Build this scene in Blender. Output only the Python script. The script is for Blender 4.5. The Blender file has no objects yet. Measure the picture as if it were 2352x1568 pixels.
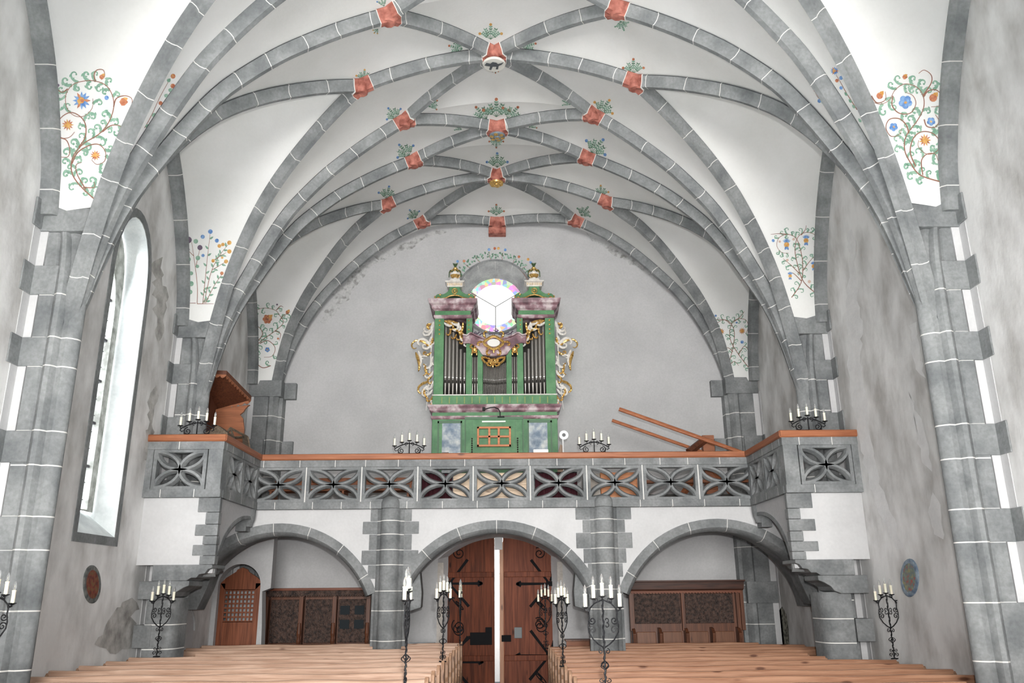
import bpy, math, random
from mathutils import Vector, Matrix
from mathutils.bvhtree import BVHTree
random.seed(7)
PI = math.pi
D = bpy.data
C = bpy.context.scene.collection
# ---------------------------------------------------------------- camera
F_PX, CX, CY = 1899., 1176., 784.
CAM = Vector((0.03, 0.0, 1.9))
_pi, _ya, _ro = math.radians(17.03), math.radians(-0.5), math.radians(-0.5)
FW = Vector((-math.sin(_ya)*math.cos(_pi), math.cos(_ya)*math.cos(_pi), math.sin(_pi)))
_R = FW.cross(Vector((0, 0, 1))).normalized(); _U = _R.cross(FW)
RT = _R*math.cos(_ro)+_U*math.sin(_ro); UP = -_R*math.sin(_ro)+_U*math.cos(_ro)
cam = D.objects.new('camera', D.cameras.new('camera')); C.objects.link(cam)
cam.data.sensor_width = 36; cam.data.lens = F_PX/2352*36; cam.data.clip_end = 200
M = Matrix((RT, UP, -FW)).transposed().to_4x4(); M.translation = CAM
cam.matrix_world = M
bpy.context.scene.camera = cam
# ---------------------------------------------------------------- light
sc = bpy.context.scene
sc.view_settings.view_transform = 'Standard'; sc.view_settings.look = 'None'
sc.view_settings.gamma = 1; sc.view_settings.exposure = -0.36
sc.view_settings.use_curve_mapping = False
w = D.worlds.new('daylight'); sc.world = w; w.use_nodes = True
w.node_tree.nodes['Background'].inputs[0].default_value = (0.9, 0.95, 1.0, 1)
w.node_tree.nodes['Background'].inputs[1].default_value = .25
def area(name, loc, target, sx, sy, power, col):
    l = D.lights.new(name, 'AREA'); l.shape = 'RECTANGLE'; l.size = sx; l.size_y = sy
    l.energy = power; l.color = col
    o = D.objects.new(name, l); C.objects.link(o); o.location = loc
    o.rotation_euler = (Vector(target)-Vector(loc)).to_track_quat('-Z', 'Y').to_euler()
    return o
area('rear_fill_light', (0, -16, 4.5), (0, 14, 5.5), 9, 7, 8500, (1, .98, .95))  # added fill lamp far behind the camera, no window modelled there
sc.cycles.diffuse_bounces = 10; sc.cycles.max_bounces = 14
for _y, _t, _p in ((-2.0, -2.0, 2200), (2.0, 2.6, 2900)):
    _l = area('floor_bounce_light', (0, _y, 8.6), (0, _t, 0), 3.5, 4.0, _p, (.95, .985, 1)); _l.data.spread = math.radians(45)  # added overhead lamps, bouncing off the floor to brighten the vault
area('nave_window_light', (-6.05, 11.5, 5.0), (2, 11.5, 3.4), 0.7, 4.0, 50, (.93, .97, 1))
_l = area('camera_flash', (0.15, -0.1, 2.25), (0, 12, 3.6), 0.12, 0.08, 270, (1, .985, .965)); _l.data.spread = math.radians(88)
# ---------------------------------------------------------------- survey helpers (pixel of the 2352x1568 photo -> point on a plane)
def ray(x, y): return FW+RT*((x-CX)/F_PX)-UP*((y-CY)/F_PX)
def onY(x, y, Y): d = ray(x, y); return CAM+d*((Y-CAM.y)/d.y)
def onX(x, y, X): d = ray(x, y); return CAM+d*((X-CAM.x)/d.x)
def onZ(x, y, Z): d = ray(x, y); return CAM+d*((Z-CAM.z)/d.z)
# ---------------------------------------------------------------- mesh builder
class MB:
    def __init__(s): s.v = []; s.f = []; s.m = []
    def add(s, vs, fs, mi=0):
        b = len(s.v); s.v += [tuple(v) for v in vs]
        for i, f in enumerate(fs):
            s.f.append(tuple(b+k for k in f)); s.m.append(mi[i] if isinstance(mi, (list, tuple)) else mi)
    def box(s, x0, x1, y0, y1, z0, z1, mi=0):
        s.add([(x0, y0, z0), (x1, y0, z0), (x1, y1, z0), (x0, y1, z0), (x0, y0, z1), (x1, y0, z1), (x1, y1, z1), (x0, y1, z1)],
              [(0, 3, 2, 1), (4, 5, 6, 7), (0, 1, 5, 4), (1, 2, 6, 5), (2, 3, 7, 6), (3, 0, 4, 7)], mi)
    def prism(s, poly, ax, a0, a1, mi=0, mside=None):
        # poly: 2D points in the two other axes (x:(y,z) y:(x,z) z:(x,y))
        def P(p, a): return {'x': (a, p[0], p[1]), 'y': (p[0], a, p[1]), 'z': (p[0], p[1], a)}[ax]
        n = len(poly)
        vs = [P(p, a0) for p in poly]+[P(p, a1) for p in poly]
        fs = [tuple(range(n)), tuple(range(2*n-1, n-1, -1))]+[(i, (i+1) % n, n+(i+1) % n, n+i) for i in range(n)]
        ms = [mi, mi]+[mi if mside is None else mside]*n
        s.add(vs, fs, ms)
    def tube(s, path, r, n=6, mi=0, closed=False):
        P = [Vector(p) for p in path]; N = len(P); rs = r if isinstance(r, (list, tuple)) else [r]*N
        vs = []; u = None
        for i in range(N):
            a = P[i-1] if (i > 0 or closed) else P[i]; b = P[(i+1) % N] if (i < N-1 or closed) else P[i]
            t = (b-a)
            if t.length < 1e-9: t = Vector((0, 0, 1))
            t.normalize()
            if u is None:
                u = t.cross(Vector((0, 0, 1)) if abs(t.z) < .9 else Vector((1, 0, 0))).normalized()
            else:
                u = (u-t*u.dot(t))
                u = u.normalized() if u.length > 1e-6 else t.orthogonal().normalized()
            w_ = t.cross(u)
            for k in range(n):
                a_ = 2*PI*k/n; vs.append(P[i]+(u*math.cos(a_)+w_*math.sin(a_))*rs[i])
        fs = []
        for i in range(N if closed else N-1):
            j = (i+1) % N
            for k in range(n): fs.append((i*n+k, i*n+(k+1) % n, j*n+(k+1) % n, j*n+k))
        if not closed: fs += [tuple(range(n-1, -1, -1)), tuple((N-1)*n+k for k in range(n))]
        s.add(vs, fs, mi)
    def lathe(s, prof, cx, cy, n=16, mi=0, axis='z', cz=0):
        vs = []
        for r, z in prof:
            for k in range(n):
                a = 2*PI*k/n
                if axis == 'z': vs.append((cx+r*math.cos(a), cy+r*math.sin(a), cz+z))
                else: vs.append((cx+r*math.cos(a), cy+z, cz+r*math.sin(a)))
        fs = []
        for i in range(len(prof)-1):
            for k in range(n): fs.append((i*n+k, i*n+(k+1) % n, (i+1)*n+(k+1) % n, (i+1)*n+k))
        fs += [tuple(range(n-1, -1, -1)), tuple((len(prof)-1)*n+k for k in range(n))]
        s.add(vs, fs, mi)
    def rings(s, rings, mrow, mcol=None, closed=True, caps=True, capm=0):
        n = len(rings[0]); vs = [p for r in rings for p in r]; fs = []; ms = []
        for i in range(len(rings)-1):
            for k in range(n if closed else n-1):
                fs.append((i*n+k, i*n+(k+1) % n, (i+1)*n+(k+1) % n, (i+1)*n+k))
                ms.append(mrow[i] if mrow[i] else (mcol[k] if mcol else 0))
        if caps and closed:
            fs += [tuple(range(n-1, -1, -1)), tuple((len(rings)-1)*n+k for k in range(n))]; ms += [capm, capm]
        s.add(vs, fs, ms)
    def sphere(s, c, r, n=10, m=6, mi=0, sc=(1, 1, 1)):
        c = Vector(c); vs = []; fs = []
        for i in range(m+1):
            t = PI*i/m
            for k in range(n):
                a = 2*PI*k/n
                vs.append((c.x+r*sc[0]*math.sin(t)*math.cos(a), c.y+r*sc[1]*math.sin(t)*math.sin(a), c.z+r*sc[2]*math.cos(t)))
        for i in range(m):
            for k in range(n): fs.append((i*n+k, (i+1)*n+k, (i+1)*n+(k+1) % n, i*n+(k+1) % n))
        s.add(vs, fs, mi)
    def xf(s, Mx, start=0):
        for i in range(start, len(s.v)): s.v[i] = tuple(Mx @ Vector(s.v[i]))
    def split(s, name, mats, parent=None, smooth=False, bevel=0):
        """every loose piece becomes an object of its own"""
        par = list(range(len(s.v)))
        def find(a):
            while par[a] != a: par[a] = par[par[a]]; a = par[a]
            return a
        for f in s.f:
            for k in f[1:]: par[find(k)] = find(f[0])
        gr = {}
        for f, mi in zip(s.f, s.m): gr.setdefault(find(f[0]), []).append((f, mi))
        out = []
        for fs in gr.values():
            q = MB(); idx = {}
            for f, mi in fs:
                for k in f:
                    if k not in idx: idx[k] = len(q.v); q.v.append(s.v[k])
                q.f.append(tuple(idx[k] for k in f)); q.m.append(mi)
            out.append(q.build(name, mats, parent, smooth, bevel))
        return out
    def build(s, name, mats, parent=None, smooth=False, bevel=0):
        me = D.meshes.new(name); me.from_pydata(s.v, [], s.f)
        if not isinstance(mats, (list, tuple)): mats = [mats]
        for m in mats: me.materials.append(m)
        me.polygons.foreach_set('material_index', [min(m, len(mats)-1) for m in s.m])
        me.validate(); 
        import bmesh
        bm = bmesh.new(); bm.from_mesh(me); bmesh.ops.recalc_face_normals(bm, faces=bm.faces); bm.to_mesh(me); bm.free()
        if smooth:
            me.polygons.foreach_set('use_smooth', [True]*len(me.polygons))
            try: me.set_sharp_from_angle(angle=math.radians(38))
            except Exception: pass
        o = D.objects.new(name, me); C.objects.link(o)
        if parent: o.parent = parent; o.matrix_parent_inverse = parent.matrix_world.inverted() if False else Matrix.Translation(-parent.location)
        if bevel:
            b = o.modifiers.new('bevel', 'BEVEL'); b.width = bevel; b.segments = 2; b.limit_method = 'ANGLE'
        return o
def empty(name, loc=(0, 0, 0)):
    o = D.objects.new(name, None); C.objects.link(o); o.location = loc; o.empty_display_size = .2; return o
def tag(o, label, cat, group=None):
    o['label'] = label; o['category'] = cat
    if group: o['group'] = group
    return o
def struct(o): o['kind'] = 'structure'; return o
def dup(o, loc=None, rz=None, parent=None):
    c = o.copy(); C.objects.link(c)
    if parent: c.parent = parent; c.matrix_parent_inverse = o.matrix_parent_inverse.copy()
    if loc is not None: c.location = loc
    if rz is not None: c.rotation_euler = (0, 0, rz)
    for ch in list(o.children):
        dup(ch, parent=c)
    return c
# ---------------------------------------------------------------- materials
def newmat(name):
    m = D.materials.new(name); m.use_nodes = True; nt = m.node_tree
    return m, nt, nt.nodes['Principled BSDF']
def mottled(name, c1, c2, scale=3., rough=.9, c3=None, s2=25., fine=.25, bump=.15, stretch=(1, 1, 1), metal=0, spec=.3, detail=6, contrast=(.35, .65)):
    """two-tone plaster / stone / metal with coarse blotches plus a fine grain"""
    m, nt, b = newmat(name); N = nt.nodes; L = nt.links
    tc = N.new('ShaderNodeTexCoord'); mp = N.new('ShaderNodeMapping'); mp.inputs['Scale'].default_value = stretch
    L.new(tc.outputs['Object'], mp.inputs[0])
    n1 = N.new('ShaderNodeTexNoise'); n1.inputs['Scale'].default_value = scale; n1.inputs['Detail'].default_value = detail
    n2 = N.new('ShaderNodeTexNoise'); n2.inputs['Scale'].default_value = s2; n2.inputs['Detail'].default_value = 4
    L.new(mp.outputs[0], n1.inputs[0]); L.new(mp.outputs[0], n2.inputs[0])
    r = N.new('ShaderNodeValToRGB'); r.color_ramp.elements[0].position = contrast[0]; r.color_ramp.elements[1].position = contrast[1]
    r.color_ramp.elements[0].color = (*c1, 1); r.color_ramp.elements[1].color = (*c2, 1)
    if c3:
        e = r.color_ramp.elements.new(.5*(contrast[0]+contrast[1])); e.color = (*c3, 1)
    L.new(n1.outputs[0], r.inputs[0])
    mx = N.new('ShaderNodeMix'); mx.data_type = 'RGBA'; mx.blend_type = 'OVERLAY'; mx.inputs[0].default_value = fine
    L.new(r.outputs[0], mx.inputs[6]); L.new(n2.outputs[0], mx.inputs[7]); L.new(mx.outputs[2], b.inputs['Base Color'])
    b.inputs['Roughness'].default_value = rough; b.inputs['Metallic'].default_value = metal
    b.inputs['Specular IOR Level'].default_value = spec
    if bump:
        bp = N.new('ShaderNodeBump'); bp.inputs['Strength'].default_value = bump; bp.inputs['Distance'].default_value = .02
        L.new(n2.outputs[0], bp.inputs['Height']); L.new(bp.outputs[0], b.inputs['Normal'])
    return m
def plain(name, c, rough=.6, metal=0, spec=.4):
    m, nt, b = newmat(name); b.inputs['Base Color'].default_value = (*c, 1)
    b.inputs['Roughness'].default_value = rough; b.inputs['Metallic'].default_value = metal
    b.inputs['Specular IOR Level'].default_value = spec
    return m
def wood(name, c1, c2, axis=0, rough=.5, scale=2.2, knots=True, dist=2.5, spec=.3):
    m, nt, b = newmat(name); N = nt.nodes; L = nt.links
    tc = N.new('ShaderNodeTexCoord'); mp = N.new('ShaderNodeMapping')
    sc_ = [14, 14, 14]; sc_[axis] = .8; mp.inputs['Scale'].default_value = sc_
    oi = N.new('ShaderNodeObjectInfo'); ml = N.new('ShaderNodeMath'); ml.operation = 'MULTIPLY'; ml.inputs[1].default_value = 37.0; L.new(oi.outputs['Random'], ml.inputs[0]); L.new(ml.outputs[0], mp.inputs['Location'])
    L.new(tc.outputs['Object'], mp.inputs[0])
    n1 = N.new('ShaderNodeTexNoise'); n1.inputs['Scale'].default_value = scale; n1.inputs['Detail'].default_value = 8; n1.inputs['Distortion'].default_value = dist*.3
    L.new(mp.outputs[0], n1.inputs[0])
    r = N.new('ShaderNodeValToRGB'); r.color_ramp.elements[0].position = .3; r.color_ramp.elements[1].position = .72
    r.color_ramp.elements[0].color = (*c1, 1); r.color_ramp.elements[1].color = (*c2, 1)
    L.new(n1.outputs[0], r.inputs[0])
    out = r.outputs[0]
    if knots:
        mp2 = N.new('ShaderNodeMapping'); s2 = [5, 5, 5]; s2[axis] = 1.6; mp2.inputs['Scale'].default_value = s2; L.new(ml.outputs[0], mp2.inputs['Location'])
        L.new(tc.outputs['Object'], mp2.inputs[0])
        v = N.new('ShaderNodeTexVoronoi'); v.inputs['Scale'].default_value = 1.0; L.new(mp2.outputs[0], v.inputs[0])
        kr = N.new('ShaderNodeValToRGB'); kr.color_ramp.elements[0].position = .06; kr.color_ramp.elements[1].position = .13
        kr.color_ramp.elements[0].color = (1, 1, 1, 1); kr.color_ramp.elements[1].color = (0, 0, 0, 1)
        L.new(v.outputs[0], kr.inputs[0])
        mx = N.new('ShaderNodeMix'); mx.data_type = 'RGBA'; L.new(kr.outputs[0], mx.inputs[0]); L.new(out, mx.inputs[6])
        mx.inputs[7].default_value = (c1[0]*.45, c1[1]*.4, c1[2]*.4, 1); out = mx.outputs[2]
    L.new(out, b.inputs['Base Color']); b.inputs['Roughness'].default_value = rough
    b.inputs['Specular IOR Level'].default_value = spec
    return m
def emit(name, c, s):
    m, nt, b = newmat(name); b.inputs['Base Color'].default_value = (0, 0, 0, 1)
    b.inputs['Emission Color'].default_value = (*c, 1); b.inputs['Emission Strength'].default_value = s
    return m
STONE = mottled('grey_stone', (.135, .143, .146), (.24, .248, .25), 2.6, .85, bump=.25, fine=.35)
MORTAR = plain('pale_mortar_line', (.72, .71, .68), .9)
LINE = plain('black_painted_line', (.05, .055, .06), .9)
RLINE = plain('reddish_painted_line', (.20, .13, .11), .9)
WEB = mottled('white_vault_plaster', (.78, .785, .765), (.86, .865, .855), .9, .95, bump=.08, fine=.12)
WALL = mottled('weathered_grey_plaster', (.47, .46, .445), (.84, .84, .835), 1.9, .95, bump=.25, fine=.18, stretch=(1, 1, .55), contrast=(.34, .62), s2=14, detail=9)
WALLB = mottled('smooth_grey_plaster', (.42, .42, .425), (.47, .47, .475), 1.3, .95, bump=.1, fine=.12)
WHITE = mottled('fresh_white_plaster', (.54, .54, .545), (.59, .59, .595), 2, .95, bump=.06, fine=.1)
RED = mottled('red_marbled_paint', (.19, .055, .04), (.44, .17, .13), 9, .7, bump=.1, detail=8)
GOLD = mottled('gilding', (.45, .25, .06), (.85, .58, .22), 30, .35, metal=.7, bump=.1, fine=.2)
# ================================================================ room shell
W = 5.5; YB = 17.75
P0, P1, P2, P3 = 17.6, 13.45, 9.2, 4.95
m = MB(); m.box(-6.6, 6.6, -3, 19.5, -.2, 0)
struct(m.build('floor', mottled('grey_stone_floor', (.52, .52, .51), (.66, .655, .64), 2, .7)))
# ---- left wall with the tall pointed window
WY0, WY1, WZ0, WZS, WZ1 = 10.92, 12.0, 2.72, 6.3, 7.38
def pointed(y0, y1, z0, zs, z1, n=8):
    """outline of a pointed opening, split in near and far half: returns near side (bottom->apex), far side (apex->bottom)"""
    yc = .5*(y0+y1); a = []; b = []
    a.append((y0, z0)); b.append((y1, z0))
    for i in range(n+1):
        t = i/n
        z = zs+(z1-zs)*math.sin(t*PI/2)**1.0
        d = (y1-y0)/2*(1-(1-math.cos(t*PI/2))**1.15)
        a.append((yc-d, z)); b.append((yc+d, z))
    return a, b
na, fb = pointed(WY0, WY1, WZ0, WZS, WZ1)
yc = .5*(WY0+WY1)
m = MB()
m.prism([(4.6, 0), (yc, 0), (yc, WZ0)]+na+[(yc, 11.2), (4.6, 11.2)], 'x', -W-.12, -W)
m.prism([(yc, 0), (18.3, 0), (18.3, 11.2), (yc, 11.2)]+fb[::-1]+[(yc, WZ0)], 'x', -W-.12, -W)
wl = struct(m.build('wall_left', WALL))
m = MB(); m.box(W, W+.12, 4.6, 18.3, 0, 11.2)
wr = struct(m.build('wall_right', WALL))
# splayed reveal
win = empty('window_1', (-W, yc, WZ0)); struct(win)
def ring_outline(y0, y1, z0, zs, z1): a, b = pointed(y0, y1, z0, zs, z1); return a+b[::-1][1:]
XG = -5.92
o1 = ring_outline(WY0, WY1, WZ0, WZS, WZ1); o2 = ring_outline(WY0+.08, WY1-.08, WZ0+.34, WZS-.02, WZ1-.12)
m = MB(); m.rings([[(-W, *p) for p in o1], [(XG, *p) for p in o2]], [0], caps=False)
m.build('reveal', mottled('pale_stone_reveal', (.62, .66, .66), (.84, .88, .87), 2.2, .7, bump=.4, fine=.3), win)
m = MB()
o3 = ring_outline(WY0-.1, WY1+.1, WZ0-.12, WZS, WZ1+.14)
m.rings([[(-W+.012, *p) for p in o3], [(-W+.012, *p) for p in o1]], [0], caps=False)
m.rings([[(-W, *p) for p in o3], [(-W+.012, *p) for p in o3]], [0], caps=False)
m.build('window_frame', STONE, win)
m = MB(); m.add([(XG, *p) for p in o2], [tuple(range(len(o2)))])
m.build('glass', emit('sunlit_window_glass', (.93, .95, 1), 6), win)
m = MB()
for k in range(5):
    z = WZ0+.95+k*.62; m.box(XG+.01, XG+.05, WY0+.1, WY1-.1, z, z+.035)
for k in range(14):
    z = WZ0+.5+k*.24; m.box(XG+.01, XG+.02, WY0+.1, WY1-.1, z, z+.008)
m.build('glazing_bar', plain('window_iron', (.1, .1, .11)), win)
m = MB(); TR = mottled('weathered_tracery', (.3, .31, .28), (.72, .74, .70), 6, .8)
o4 = ring_outline(WY0+.2, WY1-.24, WZ0+.36, WZS-.55, WZ1-.75)
m.rings([[(XG+.1, *p) for p in o2], [(XG+.1, *p) for p in o4], [(XG, *p) for p in o4]], [0, 0], caps=False)
m.tube([(XG+.08, yc+.02+.14*math.cos(t*2*PI/12), WZS+.5+.2*math.sin(t*2*PI/12)) for t in range(12)], .04, 6, closed=True)
m.build('tracery', TR, win)
# ---- back wall with door opening and round window
WX, WZc, WR = -0.19, 8.42, .86
DX = -.12; DH0, DHs, DH1, DHW = 0, 2.62, 3.12, 1.27
def circ(cx, cz, r, a0, a1, n): return [(cx+r*math.cos(math.radians(a0+(a1-a0)*i/n)), cz+r*math.sin(math.radians(a0+(a1-a0)*i/n))) for i in range(n+1)]
def doortop(cx, hw, zs, z1, n=10):
    """segmental arch from left spring to right spring"""
    R = (hw*hw+(z1-zs)**2)/(2*(z1-zs)); return [(cx+hw*(2*i/n-1), z1-R+math.sqrt(R*R-(hw*(2*i/n-1))**2)) for i in range(n+1)]
dt = doortop(DX, DHW, DHs, DH1, 20)
left_top = [p for p in dt if p[0] <= DX+1e-6]; right_top = [p for p in dt if p[0] >= DX-1e-6]
m = MB()
lp = [(-6.6, 0), (DX-DHW, 0)]+left_top+[(WX, DH1), (WX, WZc-WR)]+circ(WX, WZc, WR, -90, -270, 24)[1:]+[(WX, 11.2), (-6.6, 11.2)]
rp = [(6.6, 0), (DX+DHW, 0)]+right_top[::-1]+[(WX, DH1), (WX, WZc-WR)]+circ(WX, WZc, WR, -90, 90, 24)[1:]+[(WX, 11.2), (6.6, 11.2)]
m.prism(lp, 'y', YB, YB+.1); m.prism(rp, 'y', YB, YB+.1)
wb = struct(m.build('wall_back', WALLB))
# round window
w2 = empty('window_2', (WX, YB, WZc)); struct(w2)
YG = YB+.55; RG = .66; ZG = WZc-.02
m = MB(); m.rings([[(p[0], YB-.0, p[1]) for p in circ(WX, WZc, WR, 0, 360, 40)[:-1]], [(p[0], YG, p[1]) for p in circ(WX, ZG, RG, 0, 360, 40)[:-1]]], [0], caps=False)
m.build('reveal', mottled('grey_stone_reveal', (.26, .27, .27), (.42, .43, .43), 3, .8), w2, smooth=True)
m = MB(); m.rings([[(p[0], YB-.012, p[1]) for p in circ(WX, WZc, WR+.05, 0, 360, 40)[:-1]], [(p[0], YB-.012, p[1]) for p in circ(WX, WZc, WR, 0, 360, 40)[:-1]]], [0], caps=False)
for a in (35, 62, 90, 118, 146):
    c_, s_ = math.cos(math.radians(a)), math.sin(math.radians(a))
    m.tube([(WX+WR*c_, YB+.005, WZc+WR*s_), (WX+(RG+.02)*c_, YG-.03, ZG+(RG+.02)*s_)], .006, 4, 1)
m.build('window_frame', [STONE, MORTAR], w2)
g, nt, b = newmat('stained_glass'); N = nt.nodes; L = nt.links
tc = N.new('ShaderNodeTexCoord'); vo = N.new('ShaderNodeTexVoronoi'); vo.inputs['Scale'].default_value = 11
L.new(tc.outputs['Object'], vo.inputs[0])
hs = N.new('ShaderNodeHueSaturation'); hs.inputs['Saturation'].default_value = 1.6; L.new(vo.outputs['Color'], hs.inputs['Color'])
mx = N.new('ShaderNodeMix'); mx.data_type = 'RGBA'; mx.inputs[0].default_value = .66; mx.inputs[6].default_value = (1, 1, .97, 1); L.new(hs.outputs[0], mx.inputs[7])
b.inputs['Base Color'].default_value = (0, 0, 0, 1); L.new(mx.outputs[2], b.inputs['Emission Color']); b.inputs['Emission Strength'].default_value = 1.5
m = MB(); m.add([(p[0], YG-.005, p[1]) for p in circ(WX, ZG, RG, 0, 360, 40)[:-1]], [tuple(range(40))])
m.build('stained_glass', emit('glare_white_glass', (1, .99, .95), 2.6), w2)  # glare of the overexposed centre put into the glass colour and emission
m = MB(); m.rings([[(p[0], YG-.01, p[1]) for p in circ(WX, ZG, RG, 0, 360, 40)[:-1]], [(p[0], YG-.01, p[1]) for p in circ(WX, ZG, RG*.76, 0, 360, 40)[:-1]]], [0], caps=False)
m.build('coloured_outer_glass', g, w2)
m = MB()
for a in (152, 28, -90):
    c_, s_ = math.cos(math.radians(a)), math.sin(math.radians(a))
    m.tube([(WX, YG-.02, ZG-.05), (WX+RG*c_, YG-.02, ZG+RG*s_)], .009, 4)
m.build('glazing_bar', plain('lead', (.08, .09, .09)), w2)
# white plaster repairs on the right wall and darker damp on the left wall
def decal(pts, plane, v, off):
    P = []
    for p in pts:
        q = onX(*p, v) if plane == 'x' else onY(*p, v)
        if plane == 'x': q.x += off
        else: q.y += off
        P.append(q)
    return P
def ragged(pts, k=3, amp=3., seed=1):
    rr = random.Random(seed); out = []
    for i in range(len(pts)):
        a = pts[i]; b_ = pts[(i+1) % len(pts)]; n = max(1, int(math.dist(a, b_)/(k*4)))
        for j in range(n):
            t = j/n; out.append((a[0]+(b_[0]-a[0])*t+rr.uniform(-amp, amp), a[1]+(b_[1]-a[1])*t+rr.uniform(-amp, amp)))
    return out
REPAIR = mottled('lime_repair', (.74, .74, .74), (.82, .82, .82), 5, .95, fine=.2)
m = MB()
for i, pts in enumerate([[(1946, 530), (1958, 528), (1966, 560), (1962, 600), (1970, 690), (1982, 740), (1978, 830), (1988, 900), (1998, 1000), (2020, 1110), (2050, 1180), (2075, 1260), (2060, 1262), (2030, 1200), (2005, 1130), (1985, 1060), (1965, 960), (1952, 880), (1948, 800), (1943, 700), (1952, 620), (1950, 570)],
                         [(2090, 745), (2105, 740), (2112, 800), (2122, 850), (2125, 870), (2108, 850), (2096, 810)], [(2140, 1120), (2160, 1160), (2168, 1240), (2150, 1230), (2135, 1180)], [(2090, 900), (2110, 950), (2130, 1010), (2140, 1080), (2120, 1060), (2100, 980)]]):
    P = decal(ragged(pts, amp=4, seed=i), 'x', W, -.006); m.add(P, [tuple(range(len(P)))])
m.build('repaired_plaster', REPAIR, wr)['label'] = 'ragged white plaster repairs running down the right wall'
m = MB()
for i, pts in enumerate([[(215, 1480), (240, 1440), (262, 1400), (300, 1370), (318, 1380), (305, 1420), (312, 1460), (296, 1494), (250, 1500)], [(352, 600), (368, 590), (376, 640), (384, 700), (376, 760), (360, 800), (354, 700)], [(345, 900), (365, 880), (355, 960), (342, 1060), (330, 1060), (336, 980)]]):
    P = decal(ragged(pts, amp=6, seed=10+i), 'x', -W, .006); m.add(P, [tuple(range(len(P)))])
m.build('damp_stain', mottled('damp_stained_plaster', (.26, .25, .235), (.55, .54, .52), 4, .95, contrast=(.3, .6)), wl)['label'] = 'grey brown damp patches on the left wall'
m = MB()
for i, pts in enumerate([[(770, 668), (800, 632), (850, 590), (868, 600), (845, 622), (820, 650), (800, 690), (770, 720), (748, 745), (735, 735)], [(860, 590), (930, 556), (1000, 530), (1050, 522), (990, 545), (930, 572), (880, 600)], [(1350, 536), (1430, 575), (1480, 610), (1520, 650), (1480, 625), (1420, 590), (1360, 556)]]):
    P = decal(ragged(pts, amp=5, seed=30+i), 'y', YB, -.004); m.add(P, [tuple(range(len(P)))])
m.build('damp_stain', mottled('cobweb_stain', (.20, .20, .19), (.44, .44, .44), 9, .95, contrast=(.3, .52)), wb)['label'] = 'sooty damp stains under the rear vault arch'
# ================================================================ vault
def V(*a): return Vector(a)
def N_(p, Y, z=None):
    q = onY(*p, Y)
    if z is not None: q.z = z
    return q
nodes = {'R0': onY(1142, 512, 17.62), 'R1': onY(1140, 405, 15.5), 'R2': onY(1142, 295, 13.5), 'R3': onY(1135, 128, 11.35), 'R4': V(-.1, 9.2, 10.17), 'R5': V(-.1, 6.95, 10.17),
         'L1-': onY(970, 510, 17.2), 'L1+': onY(1322, 507, 17.2), 'L2-': onY(888, 470, 15.5), 'L2+': onY(1394, 464, 15.5), 'L3-': onY(950, 370, 14.2), 'L3+': onY(1348, 363, 14.2),
         'L4-': onY(930, 278, 12.8), 'L4+': onY(1362, 265, 12.75), 'L5-': onY(830, 200, 11.35), 'L5+': onY(1458, 190, 11.35), 'L6-': onY(893, 38, 10.0), 'L6+': onY(1418, 22, 10.0),
         'L7-': V(-1.6, 8.45, 9.88), 'L7+': V(1.7, 8.25, 9.92), 'L8-': V(-1.75, 7.0, 9.6), 'L8+': V(1.95, 6.9, 9.65), 'L9-': V(-1.65, 5.7, 9.88), 'L9+': V(1.6, 5.7, 9.9)}
TA = [(0, 4.6), (.03, 5.2), (.065, 5.8), (.1, 6.25), (.14, 6.75), (.2, 7.25), (.3, 7.85), (.4, 8.3), (.5, 8.62), (.6, 8.88), (.7, 9.1), (.8, 9.3), (.9, 9.47), (1, 9.62)]
TB = [(0, 4.6), (.03, 5.2), (.065, 5.8), (.1, 6.3), (.14, 6.65), (.18, 6.95), (.22, 7.2), (.27, 7.55), (.35, 8.02), (.4, 8.3), (.5, 8.67), (.6, 9.0), (.7, 9.26), (.8, 9.5), (.9, 9.71), (1, 9.9)]
TC = [(0, 4.9), (.03, 6.0), (.07, 6.7), (.12, 7.1), (.18, 7.56), (.25, 7.98), (.35, 8.43), (.52, 9.0), (.65, 9.38), (.8, 9.72), (1, 10.04)]
TD = [(0, 4.7), (.04, 5.8), (.1, 6.9), (.14, 7.3), (.22, 7.75), (.3, 8.12), (.47, 8.66), (.61, 9.04), (.77, 9.34), (.9, 9.48), (1, 9.61)]
def tab(T, s):
    for (a, za), (b_, zb) in zip(T, T[1:]):
        if s <= b_: return za+(zb-za)*(s-a)/(b_-a)
    return T[-1][1]
def smooth_tab(T, s, h=.035): return (tab(T, max(0, s-h))+2*tab(T, s)+tab(T, min(1, s+h)))/4
def pier_rib(side, P, node, T, s0=0.0, n=44):
    A = V(side*5.1, P, 0); B = nodes[node]
    pts = []
    for i in range(n+1):
        t = i/n; s = s0+(1-s0)*(t**1.6)
        z = smooth_tab(T, s) if .001 < s < .999 else tab(T, s)
        z += (B.z-T[-1][1])*s
        pts.append(V(A.x+(B.x-A.x)*s, A.y+(B.y-A.y)*s, z))
    return pts
def short_rib(a, b, n=12):
    A, B = nodes[a], nodes[b]; c = (B-A).length
    return [A.lerp(B, i/n)+V(0, 0, c*c/45*4*(i/n)*(1-i/n)) for i in range(n+1)]
ribs = []   # (name, centre curve)
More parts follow.
